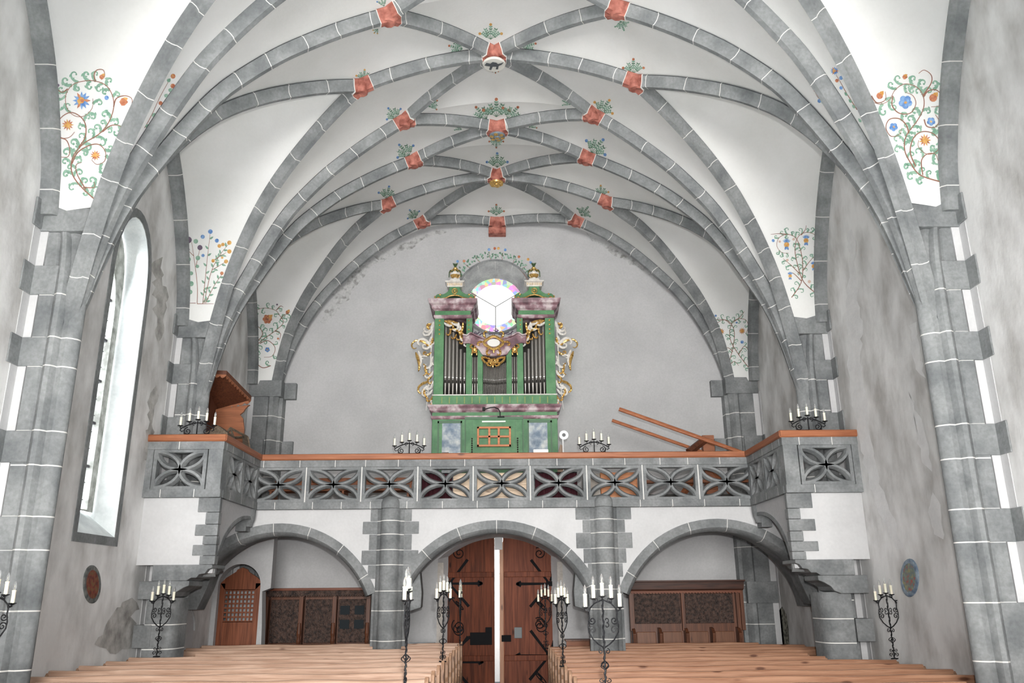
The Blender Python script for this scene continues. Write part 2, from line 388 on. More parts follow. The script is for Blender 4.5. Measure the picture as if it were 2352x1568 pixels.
for sd, sg in ((-1, '-'), (1, '+')):
    for P, node, T in ((P0, 'L1', TC), (P0, 'L2', TD), (P1, 'L2', TA), (P1, 'L3', TB), (P1, 'L4', TB), (P1, 'L5', TA), (P2, 'L5', TA), (P2, 'L6', TB), (P2, 'L7', TB), (P2, 'L8', TA), (P3, 'L8', TA), (P3, 'L9', TB)):
        ribs.append((('P', P, node, sg), pier_rib(sd, P if P != P1 else 13.45, node+sg, T)))
    for a, b_ in (('R0', 'L1'), ('R1', 'L1'), ('R1', 'L2'), ('R1', 'L3'), ('R2', 'L3'), ('R2', 'L4'), ('R3', 'L4'), ('R3', 'L5'), ('R3', 'L6'), ('R4', 'L6'), ('R4', 'L7'), ('R5', 'L7'), ('R5', 'L8'), ('R5', 'L9')):
        ribs.append(((a, b_, sg), short_rib(a, b_+sg)))
def rib_normal(c, i):
    a = c[max(0, i-1)]; b_ = c[min(len(c)-1, i+1)]; t = (b_-a).normalized()
    side = t.cross(V(0, 0, 1)); side = side.normalized() if side.length > 1e-4 else V(0, 1, 0)
    n = side.cross(t); 
    if n.z < 0: n = -n
    if abs(n.z) < .25 and (n.x > 0) == (c[0].x < 0): n = -n if n.z <= 0 else n
    return t, side, n
HALF = .09
web_line = {}
PROF = [(.098, 0), (.104, .016), (.094, .035), (.058, .10), (.044, .155), (.038, .178), (-.038, .178), (-.044, .155), (-.058, .10), (-.094, .035), (-.104, .016), (-.098, 0)]
ceil = MB(); rib_objs = []
def resample(c, step):
    out = [c[0]]; 
    for a, b_ in zip(c, c[1:]):
        out.append(b_)
    return out
def sweep_rib(c, name='rib', jstep=.6, seed=0, prof=PROF, mats=None, edge=True, lo=0, hi=0):
    """moulded rib hanging below the web line, with thin mortar joints and painted edge lines"""
    rr = random.Random(seed)
    # arc lengths
    L_ = [0]
    for a, b_ in zip(c, c[1:]): L_.append(L_[-1]+(b_-a).length)
    tot = L_[-1]
    def at(s):
        s = min(max(s, 0), tot)
        for i in range(len(c)-1):
            if s <= L_[i+1]+1e-9:
                t = (s-L_[i])/max(1e-9, L_[i+1]-L_[i]); return c[i].lerp(c[i+1], t)
        return c[-1]
    stations = []; s = lo
    joints = []; q = lo+rr.uniform(.2, .5)
    while q < tot-hi-.15: joints.append(q); q += jstep*rr.uniform(.82, 1.2)
    k = lo
    base = set()
    n = max(2, int((tot-lo-hi)/.16))
    sts = [(lo+(tot-lo-hi)*i/n, 0) for i in range(n+1)]
    sts = [x for x in sts if all(abs(x[0]-j) > .03 for j in joints)]
    for j in joints: sts += [(j-.0055, 1), (j+.0055, 2)]
    sts.sort()
    rings = []; mrow = []
    for s, kind in sts:
        p = at(s); a = at(s-.06); b_ = at(s+.06); t = (b_-a).normalized()
        side = t.cross(V(0, 0, 1))
        side = side.normalized() if side.length > 1e-3 else V(0, 1, 0)
        if t.z > .98: side = (c[-1]-c[0]); side.z = 0; side = side.normalized().cross(V(0, 0, 1))
        nrm = side.cross(t)
        ph = rr.uniform(0, 6) if kind == 1 else (ph if kind == 2 else 0)
        ring = []
        for i, (u, d) in enumerate(prof):
            off = .014*math.sin(ph+i*.9) if kind else 0
            ring.append(p+side*u+nrm*(HALF-d)+t*off)
        rings.append(ring); mrow.append(1 if kind == 1 else 0)
    m = MB()
    n_ = len(prof)
    mc = [0]*n_
    if edge: mc[0] = 2; mc[n_-2] = 2; mc[n_-1] = 0
    m.rings(rings, mrow, mc)
    return m
ceiling = None
rib_mesh = []
for i, (key, c) in enumerate(ribs):
    lo = 0
    rib_mesh.append(sweep_rib(c, seed=i))
# web surfaces
def webcurve(c):
    out = []
    for i in range(len(c)):
        a = c[max(0, i-1)]; b_ = c[min(len(c)-1, i+1)]; t = (b_-a).normalized()
        side = t.cross(V(0, 0, 1)); side = side.normalized() if side.length > 1e-3 else V(0, 1, 0)
        n = side.cross(t); out.append(c[i]+n*(HALF-.006))
    out[-1] = c[-1]+V(0, 0, HALF-.006)
    if (c[1]-c[0]).z < .25: out[0] = c[0]+V(0, 0, HALF-.006)
    return out
RC = {k: webcurve(c) for k, c in ribs}
def strip(A, B, nv=8, bulge=True, k=1/45):
    vs = []; n = len(A)
    for i in range(n):
        c = (A[i]-B[i]).length
        for j in range(nv+1):
            t = j/nv; p = A[i].lerp(B[i], t)
            if bulge: p = p+V(0, 0, c*c*k*4*t*(1-t))
            vs.append(p)
    fs = [(i*(nv+1)+j, i*(nv+1)+j+1, (i+1)*(nv+1)+j+1, (i+1)*(nv+1)+j) for i in range(n-1) for j in range(nv)]
    ceil.add(vs, fs)
def rs(c, n=30):
    L_ = [0]
    for a, b_ in zip(c, c[1:]): L_.append(L_[-1]+(b_-a).length)
    out = []
    for i in range(n+1):
        s = L_[-1]*i/n
        for k in range(len(c)-1):
            if s <= L_[k+1]+1e-9:
                out.append(c[k].lerp(c[k+1], (s-L_[k])/max(1e-9, L_[k+1]-L_[k]))); break
        else: out.append(c[-1])
    return out
for sg in '-+':
    for P, a, b_ in ((P0, 'L1', 'L2'), (P1, 'L2', 'L3'), (P1, 'L3', 'L4'), (P1, 'L4', 'L5'), (P2, 'L5', 'L6'), (P2, 'L6', 'L7'), (P2, 'L7', 'L8'), (P3, 'L8', 'L9')):
        strip(RC[('P', P, a, sg)], RC[('P', P, b_, sg)])
    for r, a, b_ in (('R1', 'L1', 'L2'), ('R1', 'L2', 'L3'), ('R2', 'L3', 'L4'), ('R3', 'L4', 'L5'), ('R3', 'L5', 'L6'), ('R4', 'L6', 'L7'), ('R5', 'L7', 'L8'), ('R5', 'L8', 'L9')):
        strip(RC[(r, a, sg)], RC[(r, b_, sg)])
for r, a in (('R0', 'L1'), ('R1', 'L1'), ('R1', 'L3'), ('R2', 'L3'), ('R2', 'L4'), ('R3', 'L4'), ('R3', 'L6'), ('R4', 'L6'), ('R4', 'L7'), ('R5', 'L7'), ('R5', 'L9')):
    strip(RC[(r, a, '-')], RC[(r, a, '+')], 14)
# web between last rib and the back wall
for sg in '-+':
    for key in (('P', P0, 'L1', sg), ('R0', 'L1', sg)):
        A = RC[key]; B = [V(p.x, YB+.03, p.z+.02) for p in A]; strip(A, B, 2, False)
# lunettes along the side walls
FT = [(0, 6.28), (.03, 6.55), (.1, 6.85), (.2, 7.12), (.3, 7.38), (.45, 7.7), (.6, 7.97), (.8, 8.28), (.95, 8.5), (1.2, 8.8), (1.5, 9.1), (1.8, 9.32), (2.1, 9.5)]
form = {}
def formeret(side, Pn, Pf):
    """pointed wall arch between two piers (near, far)"""
    half = (Pf-Pn)/2-.14; c = []
    for i in range(25):
        t = i/24*half; c.append(V(side*5.44, Pn+.14+t, tab(FT, t*2.1/half)))
    d = [V(side*5.44, Pf-.14-(p.y-(Pn+.14)), p.z) for p in c]
    return c, d
for sd, sg in ((-1, '-'), (1, '+')):
    for Pn, Pf, node in ((P1, P0, 'L2'), (P2, P1, 'L5'), (P3, P2, 'L8')):
        c, d = formeret(sd, Pn, Pf if Pf != P0 else 17.45); form[(sg, node)] = (c, d)
        for fc, Pk in ((c, Pn), (d, Pf)):
            rib = [p for p in RC[('P', Pk, node, sg)] if p.z > 6.25]
            # edge of ruled web
            A = rs(fc, 30); B = rs(rib, 30)
            A = [V(p.x, p.y, p.z+.03) for p in A]
            strip(A, B, 8, True, 1/60)
ceiling_o = ceil.build('ceiling', WEB, smooth=True); struct(ceiling_o)
for m in rib_mesh: m.build('rib', [STONE, MORTAR, LINE], ceiling_o, smooth=True)
bvh = BVHTree.FromPolygons([Vector(v) for v in ceil.v], ceil.f)
# wall arches (formerets)
WP = [(.07, -.10), (.075, -.085), (.06, .03), (.02, .10), (-.06, .10), (-.06, -.10)]
def sweep_wall_arch(c, side, seed):
    rr = random.Random(seed); m = MB(); rings = []; mrow = []
    cc = rs(c, 26)
    for i in range(len(cc)):
        a = cc[max(0, i-1)]; b_ = cc[min(len(cc)-1, i+1)]; t = (b_-a).normalized(); nrm = V(side, 0, 0).cross(t)
        if nrm.z < 0 or (abs(nrm.z) < .05 and False): nrm = -nrm
        nrm = -nrm      # into the opening
        base = cc[i]
        def ring(q): return [q+V(-side, 0, 0)*(u+.01)+nrm*(d_) for u, d_ in [(-.08, -.05), (.12, -.05), (.12, .04), (.08, .095), (-.08, .095)]]
        if i and i % 5 == 2 and i < len(cc)-1:
            rings.append(ring(base-t*.006)); mrow.append(1); rings.append(ring(base+t*.006)); mrow.append(0)
        else: rings.append(ring(base)); mrow.append(0)
    m.rings(rings, mrow)
    return m
k = 0
for key, (c, d) in form.items():
    sd = -1 if key[0] == '-' else 1
    for q in (c, d):
        k += 1; sweep_wall_arch(q, sd, k).build('wall_arch', [STONE, MORTAR], ceiling_o, smooth=True)
# bosses: red painted stubs where ribs meet
def stub(c, length, rev, seed):
    cc = c[::-1] if rev else c
    out = [cc[0]]; acc = 0
    for a, b_ in zip(cc, cc[1:]):
        l = (b_-a).length
        if acc+l >= length: out.append(a.lerp(b_, (length-acc)/l)); break
        out.append(b_); acc += l
    return out
inc = {}
for key, c in ribs:
    if key[0] == 'P': inc.setdefault(key[2]+key[3], []).append((c, True))
    else:
        inc.setdefault(key[0], []).append((c, False)); inc.setdefault(key[1]+key[2], []).append((c, True))
BP = [(u*1.16, d*1.10-.0) for u, d in PROF]
for nm, lst in inc.items():
    m = MB()
    for c, rev in lst:
        st = stub(c, .17 if nm[0] == 'L' else .2, rev, 0)
        q = sweep_rib(st, prof=BP, jstep=9, edge=False); b0 = len(m.v)
        m.v += q.v; m.f += [tuple(i+b0 for i in f) for f in q.f]; m.m += [0]*len(q.f)
        # white painted border at the end of the stub
        e = st[-1]; t = (st[-1]-st[-2]).normalized()
        q = sweep_rib([e-t*.004, e, e+t*.005], prof=[(u*1.18, d*1.11) for u, d in PROF], jstep=9, edge=False); b0 = len(m.v)
        m.v += q.v; m.f += [tuple(i+b0 for i in f) for f in q.f]; m.m += [1]*len(q.f)
    p = nodes[nm]
    if nm[0] == 'R':
        m.lathe([(.11, -.16), (.13, -.13), (.13, .1)], p.x, p.y, 14, 0, cz=p.z)
    else: m.lathe([(.09, -.125), (.11, -.1), (.11, .1)], p.x, p.y, 10, 0, cz=p.z)
    m.build('boss', [RED, MORTAR], ceiling_o, smooth=True)
# carved discs on the ridge bosses
p = nodes['R3']
m = MB(); m.lathe([(.02, -.20), (.17, -.195), (.185, -.17), (.17, -.15)], p.x, p.y-.02, 24, 0, cz=p.z)
so = [(-.13, .01), (-.10, .05), (-.05, .035), (-.02, .06), (.03, .05), (.05, .03), (.1, .045), (.13, .06), (.1, .02), (.06, 0), (.05, -.05), (.02, -.05), (.03, -.01), (-.02, -.01), (-.04, -.06), (-.07, -.055), (-.055, -.005), (-.1, 0)]
m.add([(p.x+x*1.2, p.y-.02-y*1.75, p.z-.208) for x, y in so], [tuple(range(len(so)))], 1)
m.build('boss_shield', [plain('shield_white', (.7, .69, .64)), LINE], ceiling_o)['label'] = 'white round shield with a black leaping animal'
for nm in ('R2', 'R1'):
    p = nodes[nm]; m = MB()
    m.lathe([(.02, -.21), (.05, -.215), (.07, -.19), (.1, -.195), (.14, -.18), (.15, -.15)], p.x, p.y, 18, 1 if nm == 'R2' else 0, cz=p.z)
    for k in range(6):
        a = k*PI/3+.3; m.sphere((p.x+.1*math.cos(a), p.y+.1*math.sin(a), p.z-.185), .045, 8, 5, 0, (1, 1, .45))
    m.sphere((p.x, p.y, p.z-.2), .05, 8, 5, 0, (1, 1, .5))
    m.build('boss_rosette', [GOLD, plain('slate_blue_paint', (.13, .16, .19))], ceiling_o, smooth=True)['label'] = 'gilded carved rosette'
p = nodes['R0']; m = MB(); m.box(p.x-.2, p.x+.2, YB-.22, YB+.0, p.z-.3, p.z-.14); m.build('boss_block', RED, ceiling_o, bevel=.01)
# ================================================================ wall piers
def ringset(poly, zs, joints, mrow_m=1):
    """vertical prism rings for a plan outline with mortar joints"""
    z0, z1 = zs; st = [(z0, 0)]
    for j in joints:
        if z0+.05 < j < z1-.05: st += [(j-.007, 1), (j+.007, 0)]
    st.append((z1, 0))
    return [[(x, y, z) for x, y in poly] for z, k in st], [k for z, k in st]
def lobed(side, P, mir=True):
    """plan outline of the shaft bundle"""
    pts = [(.12, -.14), (.26, -.14), (.285, -.115), (.30, -.15), (.345, -.185), (.395, -.175), (.42, -.135), (.43, -.1), (.455, -.105), (.5, -.115), (.55, -.085), (.59, -.045), (.605, 0)]
    pts = pts+[(d, -y) for d, y in pts[::-1][1:]]
    return [(side*(W-d), P+y) for d, y in pts]
JZ = [.55, 1.2, 1.78, 2.4, 2.75, 3.3, 3.68, 4.42, 4.76, 5.28, 5.64, 6.08]
def wall_pier(side, P, label, teeth=((5.28, 5.64), (4.42, 4.76), (3.33, 3.68), (2.4, 2.75), (0, 1.78)), shaft=True, zlow=0):
    t = empty('wall_pier', (side*W, P, 0)); tag(t, label, 'pier', 'stone wall piers carrying the vault')
    m = MB(); r, mr = ringset(lobed(side, P), (zlow, 5.35), JZ); m.rings(r, mr)
    # tapered continuation which disappears behind the ribs
    o = lobed(side, P); r2 = []
    for k, z in enumerate((5.35, 5.7, 6.0, 6.2)):
        f = [1, .94, .84, .7][k]; r2.append([(side*W+(x-side*W)*f, P+(y-P)*(1-.1*k), z) for x, y in o])
    m.rings(r2, [0]*3)
    m.build('shaft', [STONE, MORTAR], t, smooth=True)
    m = MB(); x0, x1 = sorted((side*(W-.1), side*(W+.02)))
    m.box(x0, x1, P-.13, P+.13, zlow, 6.1)
    xa, xb = sorted((side*(W-.001), side*(W-.008))); m.box(xa, xb, P-.27, P+.13, zlow, 6.1)
    m.split('plaster_margin', WHITE, t)
    m = MB(); x0, x1 = sorted((side*(W-.3), side*(W-.0)))
    for a, b_ in teeth:
        if b_ < zlow: continue
        a = max(a, zlow)
        m.box(x0, x1, P-.155, P+.155, a, b_); xa, xb = sorted((side*W, side*(W-.02))); m.box(xa, xb, P-.36, P+.36, a, b_)
    m.split('quoin', STONE, t, bevel=.008)
    m = MB(); x0, x1 = sorted((side*(W-.62), side*W))
    m.box(x0, x1, P-.16, P+.16, 6.08, 6.45); xa, xb = sorted((side*W, side*(W-.03))); m.box(xa, xb, P-.33, P+.33, 6.1, 6.45)
    m.split('capital_block', STONE, t, bevel=.012)
    return t
wall_pier(-1, P2, 'tall grey stone pier at the left edge, before the tall window')
wall_pier(1, P2, 'tall grey stone pier at the right edge, nearest on the right wall')
wall_pier(-1, P1, 'grey stained stone pier rising behind the left wing of the gallery', teeth=((5.28, 5.62), (4.35, 4.72), (3.4, 3.7)))
wall_pier(1, P1, 'grey stone pier rising behind the right wing of the gallery', teeth=((5.28, 5.62), (4.35, 4.72), (3.4, 3.7)))
for side, lab in ((-1, 'grey corner pier at the left end of the back wall'), (1, 'grey corner pier at the right end of the back wall')):
    t = empty('corner_pier', (side*W, 17.6, 0)); tag(t, lab, 'pier')
    m = MB(); Y0 = 17.4
    pl = [(0, Y0), (.15, Y0), (.38, Y0+.0), (.42, Y0+.03), (.46, Y0-.02), (.54, Y0-.02), (.6, Y0+.05), (.63, Y0+.13), (.7, Y0+.16), (.72, YB+.02), (0, YB+.02)]
    r, mr = ringset([(side*(W-d), y) for d, y in pl], (0, 6.05), [.6, 1.3, 1.72, 2.05, 2.8, 3.5, 4.3, 4.72, 5.08, 5.6]); m.rings(r, mr)
    m.build('shaft', [STONE, MORTAR], t, smooth=True)
    m = MB(); xa, xb = sorted((side*(W-.95), side*(W+.0)))
    m.box(xa, xb, YB-.12, YB+.02, 6.02, 6.38); xa, xb = sorted((side*(W-.7), side*W)); m.box(xa, xb, Y0-.03, YB, 6.02, 6.38)
    for a, b_ in ((4.75, 5.1), (3.4, 3.8)):
        xa, xb = sorted((side*(W-.95), side*(W-.5))); m.box(xa, xb, YB-.06, YB+.02, a, b_)
        xa, xb = sorted((side*W, side*(W-.4))); m.box(xa, xb, Y0-.03, YB, a, b_); xa, xb = sorted((side*W, side*(W-.02))); m.box(xa, xb, Y0-.2, YB, a, b_)
    if side > 0: m.box(W-.62, W+.0, Y0-.04, Y0+.1, 1.7, 2.12)
    m.split('quoin', STONE, t, bevel=.008)
    m = MB(); xa, xb = sorted((side*W, side*(W-.008))); m.box(xa, xb, Y0-.12, YB, 0, 6.05)
    xa, xb = sorted((side*(W-.12), side*W)); m.box(xa, xb, Y0-.008, Y0+.01, 0, 6.02); m.split('plaster_margin', WHITE, t)
# ================================================================ organ gallery
GY = 14.75; GF = 12.8; XI = 4.4
XB = [-4.46, -3.5, -2.52, -1.53, -.55, .46, 1.46, 2.45, 3.44, 4.44]
ZB0, ZB1, ZP0, ZP1, ZR0, ZR1 = 3.36, 3.48, 3.48, 4.09, 4.21, 4.32
PINE = wood('honey_pine_rail', (.22, .07, .03), (.37, .14, .065), 0, .45)
PINEY = wood('honey_pine_rail_side', (.19, .06, .027), (.32, .12, .055), 1, .45)
gal = empty('organ_gallery', (0, GY, 3.36)); tag(gal, 'grey stone and white plaster organ gallery on three arches with pierced parapet', 'gallery')
# timber hand rail following the parapet
def beam(a, b_, name='handrail', mats=None):
    m = MB(); a = Vector(a); b_ = Vector(b_); t = (b_-a).normalized(); s_ = Vector((t.y, -t.x, 0))
    pr = [(-.12, -.11), (.10, -.11), (.12, -.09), (.12, -.012), (.105, 0), (-.12, 0)]
    m.rings([[a+s_*u+Vector((0, 0, v)) for u, v in pr], [b_+s_*u+Vector((0, 0, v)) for u, v in pr]], [0])
    return m.build(name, mats, gal, bevel=.004)
beam((-XI-.06, GY, ZR1), (XI+.06, GY, ZR1), mats=PINE)
beam((-W, GF, ZR1), (-XI+.1, GF, ZR1), mats=PINE); beam((XI-.1, GF, ZR1), (W, GF, ZR1), mats=PINE)
beam((-XI, GF-.1, ZR1-.002), (-XI, GY-.1, ZR1-.002), mats=PINEY); beam((XI, GY-.1, ZR1-.002), (XI, GF-.1, ZR1-.002), mats=PINEY)
# coping and base courses with joints
def course(x0, x1, y0, y1, z0, z1, axis='x', step=.58, seed=0, name='coping'):
    rr = random.Random(seed); m = MB(); c = x0 if axis == 'x' else y0; e = x1 if axis == 'x' else y1
    st = [(c, 0)]; q = c+rr.uniform(.2, .5)
    while q < e-.12: st += [(q-.005, 1), (q+.005, 0)]; q += step*rr.uniform(.85, 1.15)
    st.append((e, 0)); R = []
    for s_, k in st:
        R.append([(s_, y0, z0), (s_, y1, z0), (s_, y1, z1), (s_, y0, z1)] if axis == 'x' else [(x0, s_, z0), (x1, s_, z0), (x1, s_, z1), (x0, s_, z1)])
    m.rings(R, [k for _, k in st]); return m.build(name, [STONE, MORTAR], gal)
course(-XI-.1, XI+.1, GY-.085, GY+.085, ZP1, ZR0, seed=1); course(-XI-.1, XI+.1, GY-.075, GY+.2, ZB0, ZB1, seed=2, name='base_course')
for s_ in (-1, 1):
    a, b_ = sorted((s_*W, s_*(XI-.08)))
    course(a, b_, GF-.085, GF+.085, ZP1, ZR0, seed=3+s_); course(a, b_, GF-.075, GF+.18, ZB0, ZB1, seed=5+s_, name='base_course')
    a, b_ = sorted((s_*(XI-.085), s_*(XI+.085)))
    course(a, b_, GF+.05, GY-.06, ZP1, ZR0-.002, 'y', seed=8+s_); course(a, b_, GF+.05, GY-.06, ZB0, ZB1-.002, 'y', seed=12+s_, name='base_course')
def tracery_panel(w_, h, n=10):
    """pierced four-petal panel in the xz plane centred on the origin"""
    m = MB(); fx, fz = w_/2, h/2; d = .07; b = .055
    m.box(-fx, -fx+b, -d, d, -fz, fz); m.box(fx-b, fx, -d, d, -fz, fz); m.box(-fx+b, fx-b, -d, d, fz-b*.8, fz); m.box(-fx+b, fx-b, -d, d, -fz, -fz+b*.8)
    a, c = fx-b*.75, fz-b*.6
    pr = [(-.042, d*.8), (-.047, .015), (-.034, -.02), (-.018, -d*.92), (.018, -d*.92), (.034, -.02), (.047, .015), (.042, d*.8)]; m.box(-.035, .035, -d*.85, d*.8, -.035, .035)
    def bar(pts):
        R = []
        for i in range(len(pts)):
            p = Vector(pts[i]); q0 = Vector(pts[max(0, i-1)]); q1 = Vector(pts[min(len(pts)-1, i+1)]); t = (q1-q0).normalized(); nr = Vector((-t.y, t.x))
            R.append([(p.x+nr.x*u, v, p.y+nr.y*u) for u, v in pr])
        m.rings(R, [0]*(len(R)-1))
    for sx in (-1, 1):
        for sz in (-1, 1):
            bar([(sx*a*math.sin(t*PI/2/n), sz*c*(1-math.cos(t*PI/2/n))) for t in range(n+1)])
            bar([(sx*a*(1-math.cos(t*PI/2/n)), sz*c*math.sin(t*PI/2/n)) for t in range(n+1)])
    return m
def place_panel(cx, cy, w_, rz=0):
    m = tracery_panel(w_-.02, ZP1-ZP0-.004); Mx = Matrix.Translation((cx, cy, (ZP0+ZP1)/2)) @ Matrix.Rotation(rz, 4, 'Z'); m.xf(Mx)
    m.build('parapet_panel', STONE, gal, smooth=True)
for a, b_ in zip(XB, XB[1:]): place_panel((a+b_)/2, GY, b_-a)
jm = MB()
for x in XB: jm.box(x-.009, x+.009, GY-.064, GY+.06, ZP0, ZP1)
jm.build('panel_joint', MORTAR, gal)
for s_ in (-1, 1):
    place_panel(s_*4.98, GF, .84)
    m = MB(); a, b_ = sorted((s_*4.55, s_*4.33)); m.box(a, b_, GF-.075, GF+.1, ZP0, ZP1)
    a, b_ = sorted((s_*W, s_*5.4)); m.box(a, b_, GF-.07, GF+.07, ZP0, ZP1); m.split('parapet_post', STONE, gal)
    for y in (13.38, 14.22): place_panel(s_*XI, y, .82, PI/2*-s_)
    m = MB(); a, b_ = sorted((s_*4.47, s_*4.33)); m.box(a, b_, GF+.1, 12.97, ZP0, ZP1); m.box(a, b_, 13.79, 13.81, ZP0, ZP1); m.box(a, b_, 14.63, GY-.05, ZP0, ZP1); m.split('parapet_post', STONE, gal)
# gallery floor
m = MB(); m.box(-W, W, GY+.07, YB, 3.25, 3.38)
for s_ in (-1, 1):
    a, b_ = sorted((s_*W, s_*4.5)); m.box(a, b_, GF+.1, GY+.07, 3.28, 3.38)
m.build('gallery_floor', wood('gallery_boards', (.16, .08, .04), (.3, .17, .09), 1, .6), gal)
m = MB(); m.box(-W, W, GY+.3, YB, 3.22, 3.25); m.build('plaster_soffit', mottled('white_soffit', (.76, .76, .76), (.82, .82, .82), 2, .95), gal)
# arcade: spandrel walls and arch rings
AR = [(-.14, 1.235, 1.92), (-3.93, 1.27, 1.86), (3.72, 1.24, 1.91)]    # centre x, centre z, outer radius
TH = .205
def arc_pts(cx, cz, r, a0, a1, n=24): return [(cx+r*math.cos(math.radians(a0+(a1-a0)*i/n)), cz+r*math.sin(math.radians(a0+(a1-a0)*i/n))) for i in range(n+1)]
def spandrel(x0, x1, cx, cz, r):
    """wall between x0 and x1 above the arch"""
    zf = lambda x: cz+math.sqrt(max(0, r*r-(x-cx)**2))
    pts = [(x0, ZB0), (x1, ZB0)]; n = 24
    for i in range(n+1):
        x = x1+(x0-x1)*i/n; pts.append((x, zf(x)))
    return pts
m = MB()
m.prism(spandrel(-1.8, 1.6, AR[0][0], AR[0][1], AR[0][2]-.02), 'y', GY+.06, GY+.42)
m.prism(spandrel(-W, -2.2, AR[1][0], AR[1][1], AR[1][2]-.02), 'y', GY+.06, GY+.42)
m.prism(spandrel(1.9, W, AR[2][0], AR[2][1], AR[2][2]-.02), 'y', GY+.06, GY+.42)
m.build('arcade_wall', WHITE, gal)
for (cx, cz, r), a0, a1, dep in zip(AR, (16, 22, 10), (164, 165, 158), (.16, .16, .16)):
    m = MB(); pr = [(0, GY+.04), (-TH+.06, GY+.04), (-TH, GY+.12), (-TH, GY+.42), (0, GY+.42)]
    st = []; n = 30; js = [a0+(a1-a0)*(k+.5)/7 for k in range(7)]
    A = [(a0+(a1-a0)*i/n, 0) for i in range(n+1)]; A = [q for q in A if all(abs(q[0]-j) > 1.2 for j in js)]
    for j in js: A += [(j-.17, 1), (j+.17, 0)]
    A.sort(); R = []
    for an, k in A:
        c_, s_ = math.cos(math.radians(an)), math.sin(math.radians(an)); R.append([(cx+(r+d)*c_, y, cz+(r+d)*s_) for d, y in pr])
    m.rings(R, [k for _, k in A], [2 if False else 0]*5); m.build('arch', [STONE, MORTAR], gal, smooth=True)
# wide diagonal soffits of the side arches towards the outer walls
for s_, (cx, cz, r) in ((-1, AR[1]), (1, AR[2])):
    m = MB(); R = []
    for i in range(17):
        an = math.radians(88-i*4.6) if s_ > 0 else math.radians(92+i*4.6)
        x = cx+(r-TH)*math.cos(an); z = cz+(r-TH)*math.sin(an); y1 = GY+.42+.75*(i/16)
        R.append([(x, GY+.4, z), (x+.0, y1, z), (x+.1*s_, y1, z+.1), (x+.1*s_, GY+.4, z+.1)])
    m.rings(R, [0]*16); m.build('soffit_rib', STONE, gal, smooth=True)
    m = MB(); a, b_ = sorted((s_*5.22, s_*W)); m.prism([(s_*5.5, 1.7), (s_*5.26, 1.7), (s_*5.12, 2.05), (s_*5.05, 2.3), (s_*5.5, 2.3)], 'y', GY+.1, GY+.5)
    m.build('corbel', STONE, gal, bevel=.01)
# engaged columns
COLJ = [.55, 1.18, 1.66, 1.98, 2.41, 2.66, 2.92, 3.15, 3.36]
for cx in (-1.99, 1.74):
    # front bundle
    o = [(-.30, .16), (-.30, .02), (-.255, 0), (-.235, -.045), (-.19, -.07), (-.165, -.10), (-.15, -.16), (-.10, -.215), (-.04, -.24), (.04, -.24), (.10, -.215), (.15, -.16), (.165, -.10), (.19, -.07), (.235, -.045), (.255, 0), (.30, .02), (.30, .16)]
    pl = [(cx+x*.98, GY+.08+y) for x, y in o]; m = MB()
    r, mr = ringset(pl, (0, 3.36), COLJ); m.rings(r, mr)
    # bullet-shaped cap overlapping the parapet base
    o2_ = [(-.17, .06), (-.165, -.05), (-.15, -.16), (-.10, -.215), (-.04, -.24), (.04, -.24), (.10, -.215), (.15, -.16), (.165, -.05), (.17, .06)]; R = []
    for f, z in ((1, 3.36), (1, 3.45), (.93, 3.50), (.78, 3.54), (.5, 3.57), (.15, 3.585)): R.append([(cx+x*f, GY+.02+.06+(y-.06)*f-.0, z) for x, y in o2_])
    m.rings(R, [0]*5)
    m.build('column', [STONE, MORTAR], gal, smooth=True)
    m = MB(); R, mr = ringset([(cx-.26, GY+.1), (cx-.26, GY+.55), (cx+.26, GY+.55), (cx+.26, GY+.1)], (0, 3.34), COLJ)
    m.rings(R, mr); m.build('column_core', [STONE, MORTAR], gal)
    for a, b_ in ((3.14, 3.36), (2.66, 2.92), (2.19, 2.41)):
        pass
    for a, b_, e in ((3.15, 3.36, .36), (2.93, 3.15, .49), (2.66, 2.93, .37), (2.41, 2.66, .49), (2.18, 2.41, .37)):
        if cx > 0: e = {0: .49, 1: .37, 2: .49, 3: .37, 4: .3}[[3.15, 2.93, 2.66, 2.41, 2.18].index(a)]
        for s_ in (-1, 1):
            x0, x1 = sorted((cx+s_*.2, cx+s_*e)); mm = MB(); mm.box(x0, x1, GY+.045, GY+.4, a+.004, b_-.004); mm.build('quoin', STONE, gal, bevel=.006)
    for s_ in (-1, 1):
        if (cx < 0 and s_ < 0) or (cx > 0 and s_ > 0): continue
        m = MB(); x0 = cx+s_*.25; x1 = cx+s_*.52
        m.prism([(x0, 1.62), (x1, 1.7), (x1+s_*.01, 1.95), (x1-s_*.03, 2.3), (x0, 2.3)], 'y', GY+.4, GY+.75); m.build('corbel', STONE, gal, bevel=.015)
